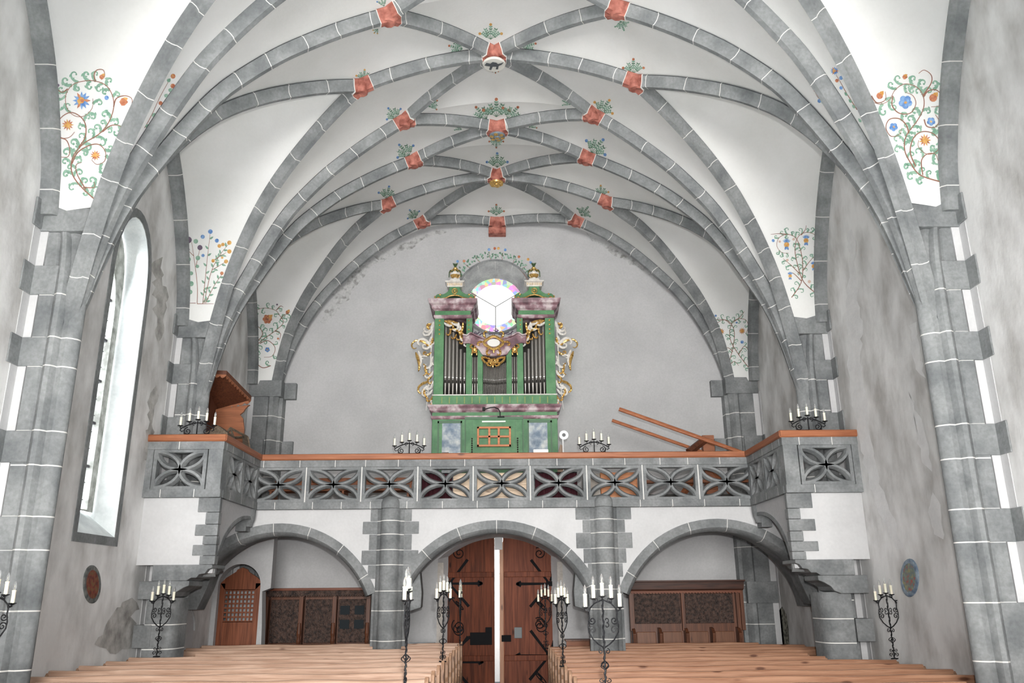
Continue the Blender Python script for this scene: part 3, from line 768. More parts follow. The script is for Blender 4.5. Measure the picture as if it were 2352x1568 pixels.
# wings: front walls, quoins, corbels, return arches
for s_ in (-1, 1):
    def bx(m, xa, xb, *r, mi=0):
        a, b_ = sorted((s_*xa, s_*xb)); m.box(a, b_, *r, mi)
    m = MB(); bx(m, 4.52, W, GF+.02, GF+.2, 2.37, ZB0); m.build('wing_wall', WHITE, gal)
    zz = [3.36, 3.14, 2.96, 2.79, 2.66, 2.5, 2.37] if s_ < 0 else [3.36, 3.13, 2.97, 2.79, 2.64, 2.49, 2.37]
    for i in range(6):
        e = 4.63 if i % 2 == 0 else 4.49
        if s_ > 0: e = [4.72, 4.52, 4.73, 4.53, 4.74, 4.54][i]
        else: e = [4.66, 4.53, 4.67, 4.54, 4.68, 4.56][i]
        mm = MB(); bx(mm, 4.33, e, GF, GF+.14 if i % 2 else GF+.1, zz[i+1]+.003, zz[i]-.003); mm.build('quoin', STONE, gal, bevel=.006)
    # lintel and corbel courses
    m = MB(); m.prism([(s_*4.36, 2.37), (s_*5.24, 2.37), (s_*5.24, 2.14), (s_*4.72, 2.14), (s_*4.66, 2.18), (s_*4.58, 2.18), (s_*4.54, 2.23), (s_*4.46, 2.24), (s_*4.42, 2.30), (s_*4.36, 2.32)], 'y', GF-.01, GF+.6)
    m.build('corbel_course', STONE, gal, bevel=.01)
    m = MB(); m.prism([(s_*4.68, 2.14), (s_*5.42, 2.14), (s_*5.42, 1.88), (s_*5.0, 1.88), (s_*4.9, 1.92), (s_*4.86, 1.98), (s_*4.76, 2.04), (s_*4.68, 2.07)], 'y', GF, GF+.6)
    m.build('corbel_course', STONE, gal, bevel=.01)
    m = MB(); pl = [(s_*x, y) for x, y in ((5.4, 12.9), (5.38, 12.9), (4.9, 12.9), (4.82, 12.94), (4.77, 13.02), (4.75, 13.12), (4.75, 13.6), (5.4, 13.6))]
    r, mr = ringset([(s_*(x+(.13 if s_ < 0 else 0)), y) for x, y in ((5.18, 12.9), (4.9, 12.9), (4.82, 12.94), (4.77, 13.02), (4.75, 13.12), (4.75, 13.42), (5.18, 13.42))], (0, 1.9), [.6, 1.18, 1.52])
    m.rings(r, mr); m.build('wing_pier', [STONE, MORTAR], gal, smooth=True)
    for a, b_ in ((1.2, 1.52), (.3, .6)):
        mm = MB(); bx(mm, 5.2, 5.46, 12.89, 13.2, a, b_); mm.build('quoin', STONE, gal, bevel=.006)
    # return wall with a rising quadrant arch
    n = 14; arc = [(12.98+1.6*math.sin(i/n*PI/2), 2.2+1.02*(1-math.cos(i/n*PI/2)**1.0) if False else 2.2+1.0*math.sin((i/n)*PI/2*1.0)) for i in range(n+1)]
    arc = [(12.96+1.55*(1-math.cos(i/n*PI/2)), 2.25+.98*math.sin(i/n*PI/2)) for i in range(n+1)]
    m = MB(); a, b_ = sorted((s_*4.38, s_*4.60)); m.prism([(12.9, ZB0), (12.9, 2.25)]+arc+[(GY+.1, 3.23), (GY+.1, ZB0)], 'x', a, b_); m.build('return_wall', WALLB, gal)
    m = MB(); R = []
    for i in range(n+1):
        y, z = arc[i]; R.append([(s_*4.37, y, z), (s_*4.61, y, z), (s_*4.61, y+.06, z-.05), (s_*4.37, y+.06, z-.05)])
    m.rings(R, [0]*n); m.build('return_arch', STONE, gal, smooth=True)
    # rounded springer at the inner corner
    m = MB(); R = []
    for z, f, dx in ((3.36, .17, 0), (3.26, .17, 0), (3.18, .16, 0), (3.1, .13, 0), (3.06, .125, 0)): R.append([(s_*4.50+f*math.cos(k*PI/6), GY-.08+f*math.sin(k*PI/6), z) for k in range(12)])
    m.rings(R, [0]*4); m.build('springer', STONE, gal, smooth=True)
    m = MB(); a, b_ = sorted((s_*4.44, s_*4.62)); m.box(a, b_, GY-.22, GY+.1, 2.98, 3.14); m.build('springer_block', STONE, gal, bevel=.01)
# ================================================================ organ
OY = 16.75
def O(xz, yz, Y=OY): return onY(900+xz/3.0146, 540+yz/3.0146, Y)     # point measured on the organ front
GREEN = mottled('green_organ_paint', (.06, .165, .075), (.10, .235, .11), 5, .5, fine=.2, bump=.05)
GREEND = plain('dark_green_moulding', (.06, .13, .07), .5)
MARB = mottled('violet_marbled_paint', (.10, .055, .065), (.50, .42, .43), 4.5, .5, c3=(.22, .12, .14), detail=8, bump=.03, contrast=(.36, .62))
BLUEM = mottled('blue_grey_marbled_panel', (.13, .18, .24), (.55, .57, .55), 6, .5, c3=(.28, .33, .38), detail=8, bump=.03)
OWHITE = mottled('white_organ_paint', (.6, .57, .53), (.75, .73, .69), 12, .6, bump=.05)
PIPE = plain('organ_pipe_tin', (.30, .285, .265), .32, .75)
PIPEF = plain('bright_pipe_lip', (.75, .74, .72), .25, .8)
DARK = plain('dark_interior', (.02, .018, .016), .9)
org = empty('pipe_organ', (-.22, OY+.3, 3.38)); tag(org, 'green and marbled baroque pipe organ with gilded carvings on the gallery', 'organ')
xc = O(712, 1000).x; BK = YB-.08
def ocx(x): return 2*xc-x
def zc(yz): return O(712, yz).z
# lower case
zb = 3.38; zt1 = zc(1270)
x0, x1 = O(268, 1400).x, O(1141, 1400).x; hw = (x1-x0)/2
m = MB(); m.box(xc-hw, xc+hw, OY, BK, zb, zt1)
pn = O(1141, 1400)
low = m.build('lower_case', GREEN, org, bevel=.01)
for s_ in (-1, 1):
    a, b_ = sorted((xc+s_*(O(1110, 1400).x-xc), xc+s_*(O(940, 1400).x-xc)))
    m = MB()
    for q in ((a, a+.03, 4.45-.0, zc(1285)), (b_-.03, b_, 4.45, zc(1285))): m.box(q[0], q[1], OY-.02, OY, zb+.2, q[3])
    m.box(a, b_, OY-.02, OY, zc(1300), zc(1283)); m.box(a, b_, OY-.02, OY, zb+.1, zb+.2); m.build('panel_moulding', GREEND, org)
    a2, b2 = sorted((xc+s_*(O(1078, 1400).x-xc), xc+s_*(O(940, 1400).x-xc)))
    m = MB(); m.box(a2, b2, OY-.008, OY, zb+.25, zc(1294)); m.build('marbled_panel', BLUEM, org)
# console doors, lattice and stop knobs
m = MB(); a, b_ = O(512, 1400).x, O(905, 1400).x
m.box(a, b_, OY-.05, OY-.01, zb, zc(1275)); m.build('console_door', GREEN, org, bevel=.005)
m = MB()
for xx in (558, 855): q = O(xx, 1400).x; m.box(q-.004, q+.004, OY-.056, OY-.04, zb, zc(1285))
m.box(a-.02, b_+.02, OY-.07, OY-.03, zc(1278), zc(1262)); m.box(a-.02, a, OY-.06, OY-.01, zb, zc(1262)); m.box(b_, b_+.02, OY-.06, OY-.01, zb, zc(1262)); m.build('console_moulding', GREEND, org)
m = MB(); q0, q1 = O(625, 1290, OY), O(788, 1300, OY); m.box(q0.x, q1.x, OY-.10, OY-.05, q1.z-.0, q1.z+.03); m.build('lamp_strip', plain('pale_lamp_strip', (.7, .78, .72), .4), org)
m = MB(); u0, u1 = O(592, 1333).x, O(824, 1333).x; v1, v0 = zc(1333), zc(1470); fw = .04
m.box(u0, u0+fw, OY-.14, OY-.09, v0, v1); m.box(u1-fw, u1, OY-.14, OY-.09, v0, v1); m.box(u0, u1, OY-.14, OY-.09, v1-fw, v1); m.box(u0, u1, OY-.14, OY-.09, v0, v0+fw)
zm = (v0+v1)/2; m.box(u0, u1, OY-.135, OY-.095, zm-.02, zm+.02)
for f in (.36, .64): xx = u0+(u1-u0)*f; m.box(xx-.022, xx+.022, OY-.135, OY-.095, v0, v1)
m.build('music_desk', wood('orange_music_desk', (.38, .11, .035), (.6, .22, .08), 0, .4, knots=False), org, bevel=.003)
for s_ in (-1, 1):
    m = MB()
    for k in range(8): m.sphere((xc+s_*(O(870, 1400).x-xc), OY-.08, zc(1412)-.045*k), .017, 8, 5)
    m.build('stop_knobs', plain('black_stop_knob', (.03, .02, .02), .3), org)
# main cornices (stepped, marbled) around the lower case top
def cornice(x0, x1, prof, name, mat, depth_back=BK):
    """prof: list of (overhang, z)"""
    m = MB(); R = [[(x0-o, OY-o, z), (x1+o, OY-o, z), (x1+o, depth_back, z), (x0-o, depth_back, z)] for o, z in prof]
    m.rings(R, [0]*(len(R)-1)); return m.build(name, mat, org)
Z = zc
cornice(xc-hw, xc+hw, [(.0, Z(1272)), (.02, Z(1265)), (.03, Z(1250)), (.0, Z(1248))], 'cornice', MARB)
cornice(xc-hw, xc+hw, [(.0, Z(1248)), (.0, Z(1222))], 'frieze', GREEN)
cornice(xc-hw, xc+hw, [(.01, Z(1225)), (.05, Z(1215)), (.06, Z(1200)), (.09, Z(1185)), (.10, Z(1176)), (0, Z(1172))], 'cornice', MARB)
hu = (O(1132, 1100).x-O(272, 1100).x)/2
m = MB(); m.box(xc-hu, xc+hu, OY+.01, BK, Z(1175), Z(1104)); m.build('plinth', GREEN, org)
m = MB(); m.box(xc-hu-.01, xc+hu+.01, OY-.005, OY+.03, Z(1107), Z(1100)); m.build('plinth_ledge', OWHITE, org)
m = MB(); rr = random.Random(3)
for k in range(15):
    u = xc-hu*.85+k*hu*1.7/14; m.box(u-.009, u+.009, OY-.0, OY+.011, Z(1162), Z(1118))
m.build('gilt_flutes', plain('dull_gilt_lines', (.22, .26, .07), .5), org)
# upper case pilasters and back panels
def U(x): return O(x, 900).x
zb2, ztop = Z(1100), Z(575)
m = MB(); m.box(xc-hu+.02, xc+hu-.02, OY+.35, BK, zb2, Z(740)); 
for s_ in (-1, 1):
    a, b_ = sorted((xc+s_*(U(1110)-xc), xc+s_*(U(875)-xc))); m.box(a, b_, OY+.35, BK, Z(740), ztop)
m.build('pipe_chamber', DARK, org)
for s_ in (-1, 1):
    for xa, xb, top, nm in ((1132, 1066, 572, 'pilaster'), (910, 868, 572, 'pilaster'), (830, 793, 790, 'pilaster'), (874, 906, 760, 'pilaster')):
        a, b_ = sorted((xc+s_*(U(xa)-xc), xc+s_*(U(xb)-xc)))
        if nm == 'pilaster' and xa == 874: continue
        m = MB(); m.box(a, b_, OY, OY+.1, zb2, Z(top)); m.build(nm, GREEN, org, bevel=.006)
    a, b_ = sorted((xc+s_*(U(1132)-xc), xc+s_*(U(1110)-xc))); m = MB(); m.box(a, b_, OY+.05, BK, zb2, Z(572)); m.build('side_wall', GREEN, org)
    m = MB()
    for xx, ys, r in ((1098, (590, 620, 652, 682), .022), (893, (590, 620, 652, 682), .018)):
        for yy in ys: m.sphere((xc+s_*(U(xx)-xc), OY-.005, Z(yy)), r, 8, 5, 0, (1, .6, 1))
    m.split('gilt_button', GOLD, org, smooth=True)
# pipes: bays mirrored; x range, count, foot top, lip z, top profile
def pipe(x, y, z0, zl, zt, r):
    m = MB(); m.lathe([(.004, 0), (r*.35, .01), (r, zl-z0-.03), (r, zt-z0)], x, y, 12, 0, cz=z0)
    m.sphere((x, y-r*.55, zl), r*.72, 8, 5, 1, (1, .7, 1.15)); m.box(x-r*.5, x+r*.5, y-r*.92, y-r*.7, zl-.09-r, zl-.02, 2)
    return m.build('pipe', [PIPE, PIPEF, DARK], org, smooth=True)
for s_ in (-1, 1):
    n = 6
    for k in range(n):
        xx = xc+s_*(U(923+k*26.5)-xc); pipe(xx, OY+.16, zb2, Z(975-(k)*1.5), Z([800, 775, 700, 655, 620, 610][k]), .041 if k > 2 else .036)
    for k in range(3):
        xx = xc+s_*(U(834+k*16)-xc); pipe(xx, OY+.16, zb2, Z(978), Z(830-0*k), .023)
m0 = 16
for k in range(17):
    f = k-8; xx = xc+f*(U(712+10.6)-xc); pipe(xx, OY+.18, zb2, Z(990-abs(f)*1.2), Z(900-abs(f)*4.5), .0145)
# marbled top cornices of the side towers with green frieze, and the sunk curved cornice in the middle
for s_ in (-1, 1):
    a, b_ = sorted((xc+s_*(U(1132)-xc), xc+s_*(U(880)-xc)))
    def tc_(prof, nm, mat):
        m = MB(); R = [[(a-o, OY-o, z), (b_+o, OY-o, z), (b_+o, BK, z), (a-o, BK, z)] for o, z in prof]; m.rings(R, [0]*(len(R)-1)); m.build(nm, mat, org)
    tc_([(.0, Z(575)), (.02, Z(568)), (.025, Z(553)), (0, Z(550))], 'cornice', MARB)
    tc_([(0, Z(550)), (0, Z(522))], 'frieze', GREEN)
    tc_([(.01, Z(522)), (.06, Z(510)), (.07, Z(490)), (.12, Z(478)), (.14, Z(455)), (.145, Z(450)), (0, Z(446))], 'cornice', MARB)
pts = [(492, 700), (520, 705), (540, 690), (553, 688), (575, 700), (600, 712), (625, 722), (650, 728), (680, 724), (712, 722)]
top = [O(x, y) for x, y in pts]; top = [(p.x, p.z) for p in top]; top = top+[(2*xc-x, z) for x, z in top[::-1][1:]]
bot = [(492, 755), (530, 750), (560, 760), (585, 780), (605, 800), (625, 830), (660, 836), (712, 840)]
bt = [O(x, y) for x, y in bot]; bt = [(p.x, p.z) for p in bt]; bt = bt+[(2*xc-x, z) for x, z in bt[::-1][1:]]
m = MB(); m.prism(top+bt[::-1], 'y', OY-.05, OY+.12); m.build('curved_cornice', MARB, org, bevel=.012)
m = MB(); R = [[(x, OY-.09, z), (x, OY-.09, z+.03), (x, OY+.12, z+.03), (x, OY+.12, z)] for x, z in top]; m.rings(R, [0]*(len(R)-1)); m.build('cornice_lip', MARB, org)
# gilded and white rocaille carving
def scroll_pts(p, ang, length, turn, grow=1.6, n=26):
    """curling line in the xz plane"""
    x, z = p; out = [(x, z)]; st = length/n
    for i in range(n):
        t = i/n; ang += turn*(t**grow)*(grow+1)/n; x += st*math.cos(ang); z += st*math.sin(ang); out.append((x, z))
    return out
def carve(m, pts, y, w0, w1=None, mi=0, flip=1):
    w1 = w0*.4 if w1 is None else w1; n = len(pts)
    R = []
    for i, (x, z) in enumerate(pts):
        t = i/(n-1); wd = w0+(w1-w0)*t; wd *= min(1, .35+3*t, .35+3*(1-t)+.3); R.append(wd*1.45)
    m.tube([(x, y-.01*math.sin(i), z) for i, (x, z) in enumerate(pts)], R, 6, mi)
def rocaille(parts, name, parent, y, lab=None):
    m = MB()
    for (px, py), ang, ln, turn, w0, mi in parts:
        p = O(px, py); carve(m, scroll_pts((p.x, p.z), math.radians(ang), ln, math.radians(turn)), y, w0, mi=mi)
    o = m.build(name, [GOLD, OWHITE], parent, smooth=True)
    if lab: o['label'] = lab
    return m
def mirror_rocaille(parts, name, y):
    for s_ in (1, -1):
        m = MB()
        for (px, py), ang, ln, turn, w0, mi in parts:
            p = O(px, py); pts_ = scroll_pts((p.x, p.z), math.radians(ang), ln, math.radians(turn))
            if s_ < 0: pts_ = [(2*xc-x, z) for x, z in pts_]
            carve(m, pts_, y, w0, mi=mi)
        m.build(name, [GOLD, OWHITE], org, smooth=True)
# wing ears (drawn on the right-hand side)
ear = [((1135, 590), -80, .42, 230, .028, 1), ((1150, 600), -40, .22, -300, .02, 0), ((1140, 640), -60, .35, 240, .025, 1), ((1170, 640), 60, .2, 260, .018, 0), ((1140, 700), -85, .3, 200, .024, 0), ((1150, 690), -70, .28, -260, .02, 1),
       ((1140, 740), -50, .38, 300, .026, 1), ((1150, 770), 60, .5, -230, .034, 1), ((1160, 755), 35, .62, -250, .022, 0), ((1258, 800), -110, .42, 40, .030, 0), ((1240, 790), -110, .38, 60, .026, 1), ((1150, 800), -40, .3, 330, .022, 0),
       ((1140, 830), -70, .3, -300, .024, 1), ((1180, 830), 20, .22, -300, .022, 1), ((1205, 880), -120, .3, 120, .024, 0), ((1140, 870), -60, .34, 280, .024, 1), ((1195, 905), -100, .26, -200, .02, 0), ((1140, 930), -70, .32, 260, .025, 1),
       ((1145, 960), -40, .3, -280, .022, 0), ((1140, 1000), -80, .34, 250, .026, 1), ((1170, 1000), -20, .42, -170, .026, 0), ((1165, 1030), -30, .36, -200, .028, 1), ((1205, 1050), -100, .26, -60, .024, 0), ((1145, 1060), -60, .28, 280, .022, 1),
       ((1140, 1100), -70, .26, 260, .022, 0), ((1150, 1120), -80, .2, -220, .02, 1), ((1150, 1140), -90, .14, 200, .016, 0), ((1140, 600), -88, 1.9, 4, .012, 1)]
mirror_rocaille(ear, 'carved_ear', OY+.06)
spand = [((1060, 590), 180, .36, 60, .026, 0), ((1060, 600), 220, .3, -280, .026, 1), ((1040, 600), 200, .3, 260, .024, 0), ((1000, 610), 190, .34, 280, .03, 1), ((960, 600), 270, .3, 230, .028, 1), ((930, 600), -90, .3, 60, .022, 0),
         ((990, 640), -140, .26, -240, .024, 0), ((1020, 640), -100, .24, 240, .02, 0), ((960, 660), -120, .3, 240, .024, 0), ((950, 690), -100, .24, -250, .022, 1), ((975, 680), -70, .2, 220, .018, 0), ((935, 700), -110, .24, 250, .022, 0), ((925, 740), -100, .14, -200, .018, 1), ((925, 700), 80, .2, -260, .02, 0)]
mirror_rocaille(spand, 'carved_spandrel', OY+.02)
mirror_rocaille([((850, 750), 200, .2, 260, .02, 0), ((850, 750), -20, .2, -260, .02, 0), ((840, 780), -100, .16, 200, .02, 0), ((862, 780), -80, .16, -200, .02, 0), ((850, 800), 90, .1, 10, .028, 0), ((835, 810), -90, .06, 10, .016, 0), ((868, 810), -90, .06, 10, .016, 0)], 'carved_capital', OY-.02)
def frame_ring(pts, y, r, n2=6):
    m = MB(); m.tube([(p.x, y, p.z) for p in pts], r, n2, 0, closed=True); return m
cart = [O(705+62*math.cos(t*2*PI/24)*(1+.08*math.cos(4*t*2*PI/24)), 752+40*math.sin(t*2*PI/24)*(1+.1*math.cos(4*t*2*PI/24))) for t in range(24)]
m = frame_ring(cart, OY-.08, .032)
for (px, py), a_, ln, tr in (((630, 745), 180, .2, 260), ((780, 745), 0, .2, -260), ((650, 720), 120, .22, -220), ((760, 720), 60, .22, 220), ((670, 790), -120, .22, 220), ((740, 790), -60, .22, -220), ((705, 795), -90, .08, 10)):
    p = O(px, py); carve(m, scroll_pts((p.x, p.z), math.radians(a_), ln, math.radians(tr)), OY-.08, .022)
m.build('gilded_cartouche', GOLD, org, smooth=True)
m = MB(); m.prism([(O(705+44*math.cos(t*PI/8), 752+27*math.sin(t*PI/8)).x, O(705+44*math.cos(t*PI/8), 752+27*math.sin(t*PI/8)).z) for t in range(16)], 'y', OY-.085, OY-.05); m.build('cartouche_field', plain('white_field', (.72, .71, .69), .5), org)
m = MB()
for (px, py), a_, ln, tr, w0 in (((620, 845), -10, .3, -60, .02), ((785, 845), 190, .3, 60, .02), ((620, 850), -60, .3, 240, .022), ((785, 850), 240, .3, -240, .022), ((665, 870), -30, .26, 260, .03), ((740, 870), 210, .26, -260, .03), ((680, 890), 10, .16, -30, .026), ((700, 895), -90, .06, 0, .024), ((650, 880), -60, .2, 200, .02), ((755, 880), 240, .2, -200, .02)):
    p = O(px, py); carve(m, scroll_pts((p.x, p.z), math.radians(a_), ln, math.radians(tr)), OY-.03, w0)
m.build('carved_valance', GOLD, org, smooth=True)
# crown pieces: scrolled green plinth, white entablature, gilded urn
for s_ in (-1, 1):
    ux = xc+s_*(O(987, 380).x-xc); sc_ = O(987+10, 380).x-O(987, 380).x; sc_ /= 10
    zz = lambda yz: O(987, yz).z
    half = [(38, 345), (36, 355), (42, 372), (60, 388), (80, 398), (100, 395), (120, 396), (136, 412), (136, 432), (120, 446), (100, 442), (90, 430), (60, 425), (30, 410), (0, 405)]
    ol = [(ux+x*sc_, zz(y)) for x, y in half]; ol = [(2*ux-x, z) for x, z in ol[::-1][1:]]+ol
    m = MB(); m.prism(ol, 'y', OY+.06, OY+.3); cp = m.build('scroll_plinth', GREEN, org, bevel=.012)
    m = MB()
    edge = [(ux+x*sc_, zz(y)) for x, y in [(136, 412), (136, 432), (120, 446), (100, 442), (90, 430), (60, 425), (30, 410), (0, 405)]]
    edge = edge+[(2*ux-x, z) for x, z in edge[::-1][1:]]
    m.tube([(x, OY+.05, z) for x, z in edge], .016, 6)
    for q in (-1, 1): m.sphere((ux+q*112*sc_, OY+.04, zz(430)), .042, 10, 6, 0, (1, .5, 1)); m.sphere((ux+q*100*sc_, OY+.05, zz(402)), .024, 8, 5, 0, (1, .5, 1))
    m.tube([(ux+.055*math.cos(t*PI/7), OY+.045, zz(378)+.055*math.sin(t*PI/7)) for t in range(14)], .012, 6, closed=True); m.sphere((ux, OY+.045, zz(378)), .028, 8, 5)
    m.build('gilt_scroll_edge', GOLD, org, smooth=True)
    m = MB(); m.rings([[(ux-a, OY+.03+.03-b_, z), (ux+a, OY+.06-b_, z), (ux+a, OY+.3, z), (ux-a, OY+.3, z)] for a, b_, z in ((.16, .0, zz(347)), (.17, .01, zz(342)), (.17, .01, zz(322)), (.205, .05, zz(316)), (.21, .05, zz(309)), (.12, 0, zz(306)), (.10, 0, zz(290)))], [0]*6)
    m.build('entablature', OWHITE, org)
    m = MB()
    for k in range(9): m.box(ux-.15+k*.0375-.006, ux-.15+k*.0375+.006, OY+.03, OY+.05, zz(340), zz(324))
    m.build('gilt_fluting', GOLD, org)
    zu = zz(292); m = MB(); m.lathe([(.05, 0), (.045, .02), (.025, .04), (.06, .07), (.105, .12), (.115, .16), (.10, .19)], ux, OY+.17, 18, 0, cz=zu); m.lathe([(.10, .19), (.125, .20), (.125, .22), (.09, .235), (.05, .26), (.055, .28), (.03, .31)], ux, OY+.17, 18, 1, cz=zu)
    m.lathe([(.055, .06), (.09, .085), (.112, .12)], ux, OY+.17, 18, 1, cz=zu-.002)
    m.build('urn', [OWHITE, GOLD], org, smooth=True)
    m = MB()
    for k in range(7):
        a = -1.2+2.4*k/6; m.tube([(ux, OY+.17, zu+.29), (ux+.02*math.sin(a), OY+.17, zu+.35), (ux+.06*math.sin(a), OY+.16, zu+.41)], [.014, .016, .004], 6)
    for q in (-1, 1):
        m.tube([(ux+q*.02, OY+.05, zu+.21), (ux+q*.06, OY+.05, zu+.16), (ux+q*.10, OY+.06, zu+.2), (ux+q*.125, OY+.1, zu+.17), (ux+q*.13, OY+.12, zu+.06)], .011, 6)
    m.build('green_leaves', plain('dark_leaf_green', (.04, .075, .03), .6), org, smooth=True)
# ---------------------------------------------------------------- things on the gallery
IRON = mottled('blackened_iron', (.007, .007, .008), (.02, .02, .022), 30, .45, bump=.2, metal=0, spec=.12)
IRONM = plain('matt_black_ironwork', (.012, .012, .013), .85, spec=.04)
WAX = plain('ivory_candle', (.86, .82, .68), .45); WAX.node_tree.nodes['Principled BSDF'].inputs['Subsurface Weight'].default_value = .2
bg, nt, b = newmat('clear_bulb_glass'); b.inputs['Transmission Weight'].default_value = .85; b.inputs['Roughness'].default_value = .05; b.inputs['Base Color'].default_value = (.9, .92, .93, 1); b.inputs['IOR'].default_value = 1.2
FIL = plain('bulb_filament', (.7, .65, .5), .4)
def add_candle(parent, x, z, h=.125, r=.0185, pan=.038):
    m = MB(); m.lathe([(.008, -.012), (pan*.6, -.008), (pan, 0), (pan*.96, .004), (pan*.3, .003)], x, 0, 14, cz=z)
    for k in range(8): a = k*PI/4; m.box(x+pan*.95*math.cos(a)-.004, x+pan*.95*math.cos(a)+.004, pan*.95*math.sin(a)-.004, pan*.95*math.sin(a)+.004, z-.001, z+.008)
    m.build('drip_pan', IRON, parent, smooth=True)
    m = MB(); m.lathe([(r*.95, .005), (r, .015), (r*1.0, h*.9), (r*1.12, h*.93), (r*1.05, h), (r*.5, h+.003)], x, 0, 12, cz=z)
    c = m.build('candle', WAX, parent, smooth=True)
    m = MB(); m.lathe([(r*.55, h), (r*.8, h+.012), (r*.93, h+.03), (r*.75, h+.055), (r*.3, h+.078), (.001, h+.086)], x, 0, 12, cz=z)
    bl = m.build('bulb', bg, None, smooth=True); bl.parent = c
    m = MB(); m.tube([(x, 0, z+h), (x, 0, z+h+.05)], .003, 5); f = m.build('filament', FIL, None); f.parent = c
def spiral(c, r0, a0, turns, n=26, sgn=1, r1=.15):
    return [(c[0]+r0*(1-(1-r1)*i/n)*math.cos(a0+sgn*turns*2*PI*i/n), 0, c[1]+r0*(1-(1-r1)*i/n)*math.sin(a0+sgn*turns*2*PI*i/n)) for i in range(n+1)]
def make_candle_row():
    t = empty('candle_holder'); m = MB(); fl = .012
    m.tube([(-.20, 0, .01), (.20, 0, .01)], .011, 6); m.tube([(0, 0, 0), (0, 0, .22)], .010, 6)
    m.tube([(-.27, 0, .125)]+[(-.25+.5*i/16, 0, .11+.085*math.sin(PI*i/16)) for i in range(17)]+[(.27, 0, .125)], .010, 6)
    for s_ in (-1, 1):
        m.tube(spiral((s_*.145, .065), .06, PI/2, 1.6, sgn=-s_), .008, 5); m.tube(spiral((s_*.05, .19), .035, -PI/2, 1.2, sgn=s_), .007, 5)
        m.tube([(s_*.25, 0, .11), (s_*.265, 0, .08), (s_*.235, 0, .06), (s_*.205, 0, .08), (s_*.19, 0, .015)], .008, 5)
        m.tube([(s_*.13, 0, .18), (s_*.13, 0, .21)], .007, 5); m.tube([(s_*.265, 0, .12), (s_*.265, 0, .145)], .007, 5)
    m.build('frame', IRON, t, smooth=True)
    for x, z in ((-.265, .15), (-.135, .215), (0, .245), (.135, .215), (.265, .15)): add_candle(t, x, z, .135, .0185, .042)
    return t
row = make_candle_row()
rows = [(-4.79, GF-.02, .0, 'black iron five candle holder on the left gallery wing rail'), (-1.70, GY, 0, 'black iron five candle holder on the long rail left of the organ'),
        (1.62, GY, 0, 'black iron five candle holder on the long rail right of the organ'), (4.79, GF-.02, 0, 'black iron five candle holder on the right gallery wing rail')]
for i, (x, y, rz, lab) in enumerate(rows):
    o = row if i == 0 else dup(row); o.location = (x, y, ZR1); o.rotation_euler = (0, 0, rz); tag(o, lab, 'candle holder', 'candle holders on the gallery rail')
# canopied wooden chair stall on the left wing
CAN = wood('shaded_red_brown_wood', (.045, .015, .008), (.12, .04, .02), 2, .5, knots=False); CANX = wood('orange_brown_wood', (.17, .06, .027), (.30, .11, .05), 0, .5)  # first tone darkened for the shade under the canopy and on its back panel
t = empty('canopied_stall', (-5.0, 14.2, 3.38)); tag(t, 'tall wooden stall with a sloping canopy on the left gallery wing', 'stall')
m = MB(); m.prism([(-5.18, 3.38), (-4.66, 3.38), (-4.62, 4.75), (-4.66, 4.95), (-4.72, 5.02), (-4.66, 5.08), (-4.64, 5.12), (-4.60, 5.17), (-4.56, 5.2), (-5.18, 5.12)][:], 'y', 14.55, 14.6); m.build('side_panel', CANX, t, bevel=.004)
m = MB(); m.box(-5.2, -5.16, 13.95, 14.6, 3.38, 5.32); m.build('back_panel', CAN, t)
cA, cB, cC, cD = Vector((-5.35, 13.75, 5.58)), onY(520, 860, 13.8), onY(577, 918, 14.65), Vector((-5.35, 14.65, 5.1))
m = MB(); up = Vector((0, 0, .07)); m.rings([[cA, cB, cC, cD], [cA+up, cB+up, cC+up, cD+up]], [0]); m.build('canopy', CAN, t)
m = MB()
def scallop(a, b_, n, d=.045):
    out = [a]
    for i in range(n*4+1): out.append(a.lerp(b_, i/(n*4))-Vector((0, 0, .015+d*abs(math.sin(i*PI/4)))))
    return out+[b_]
for a, b_, n in ((cA, cB, 6), (cB, cC, 10), (cD, cC, 7)):
    p = scallop(a, b_, n); m.add(p+[q+Vector((-.02, .02, 0)) for q in p], [tuple(range(len(p))), tuple(range(2*len(p)-1, len(p)-1, -1))])
m.build('scalloped_edge', CANX, t)
# small wooden cage on the rail of the left return
t = empty('slatted_box', (-4.55, 13.7, 4.0)); tag(t, 'old wooden box with open slatted sides behind the left return rail', 'box')
m = MB(); OLD = wood('old_grey_wood', (.07, .05, .035), (.19, .145, .10), 1, .7)
m.box(-4.78, -4.46, 13.2, 14.45, 3.38, 4.1); m.build('lower_chest', OLD, t)
m = MB(); R = [[(-4.80, y, 4.1), (-4.46, y, 4.1), (-4.43, y, 4.42), (-4.6, y, 4.55), (-4.80, y, 4.42)] for y in (13.15, 13.5)]; m.rings(R, [0]); m.build('rounded_end', OLD, t)
m = MB()
for a, b_ in (((-4.78, 13.5, 4.1), (-4.60, 13.75, 4.62)), ((-4.42, 13.5, 4.35), (-4.60, 13.75, 4.62)), ((-4.60, 13.75, 4.62), (-4.44, 14.2, 4.55)), ((-4.44, 14.2, 4.55), (-4.40, 14.45, 4.1)), ((-4.78, 13.5, 4.4), (-4.44, 14.2, 4.55)), ((-4.5, 13.3, 4.4), (-4.42, 14.4, 4.15))): m.tube([a, b_], .022, 4)
m.add([(-4.44, 13.9, 4.54), (-4.44, 14.25, 4.55), (-4.38, 14.5, 4.12), (-4.38, 13.9, 4.12)], [(0, 1, 2, 3)]); m.build('slat_frame', OLD, t)
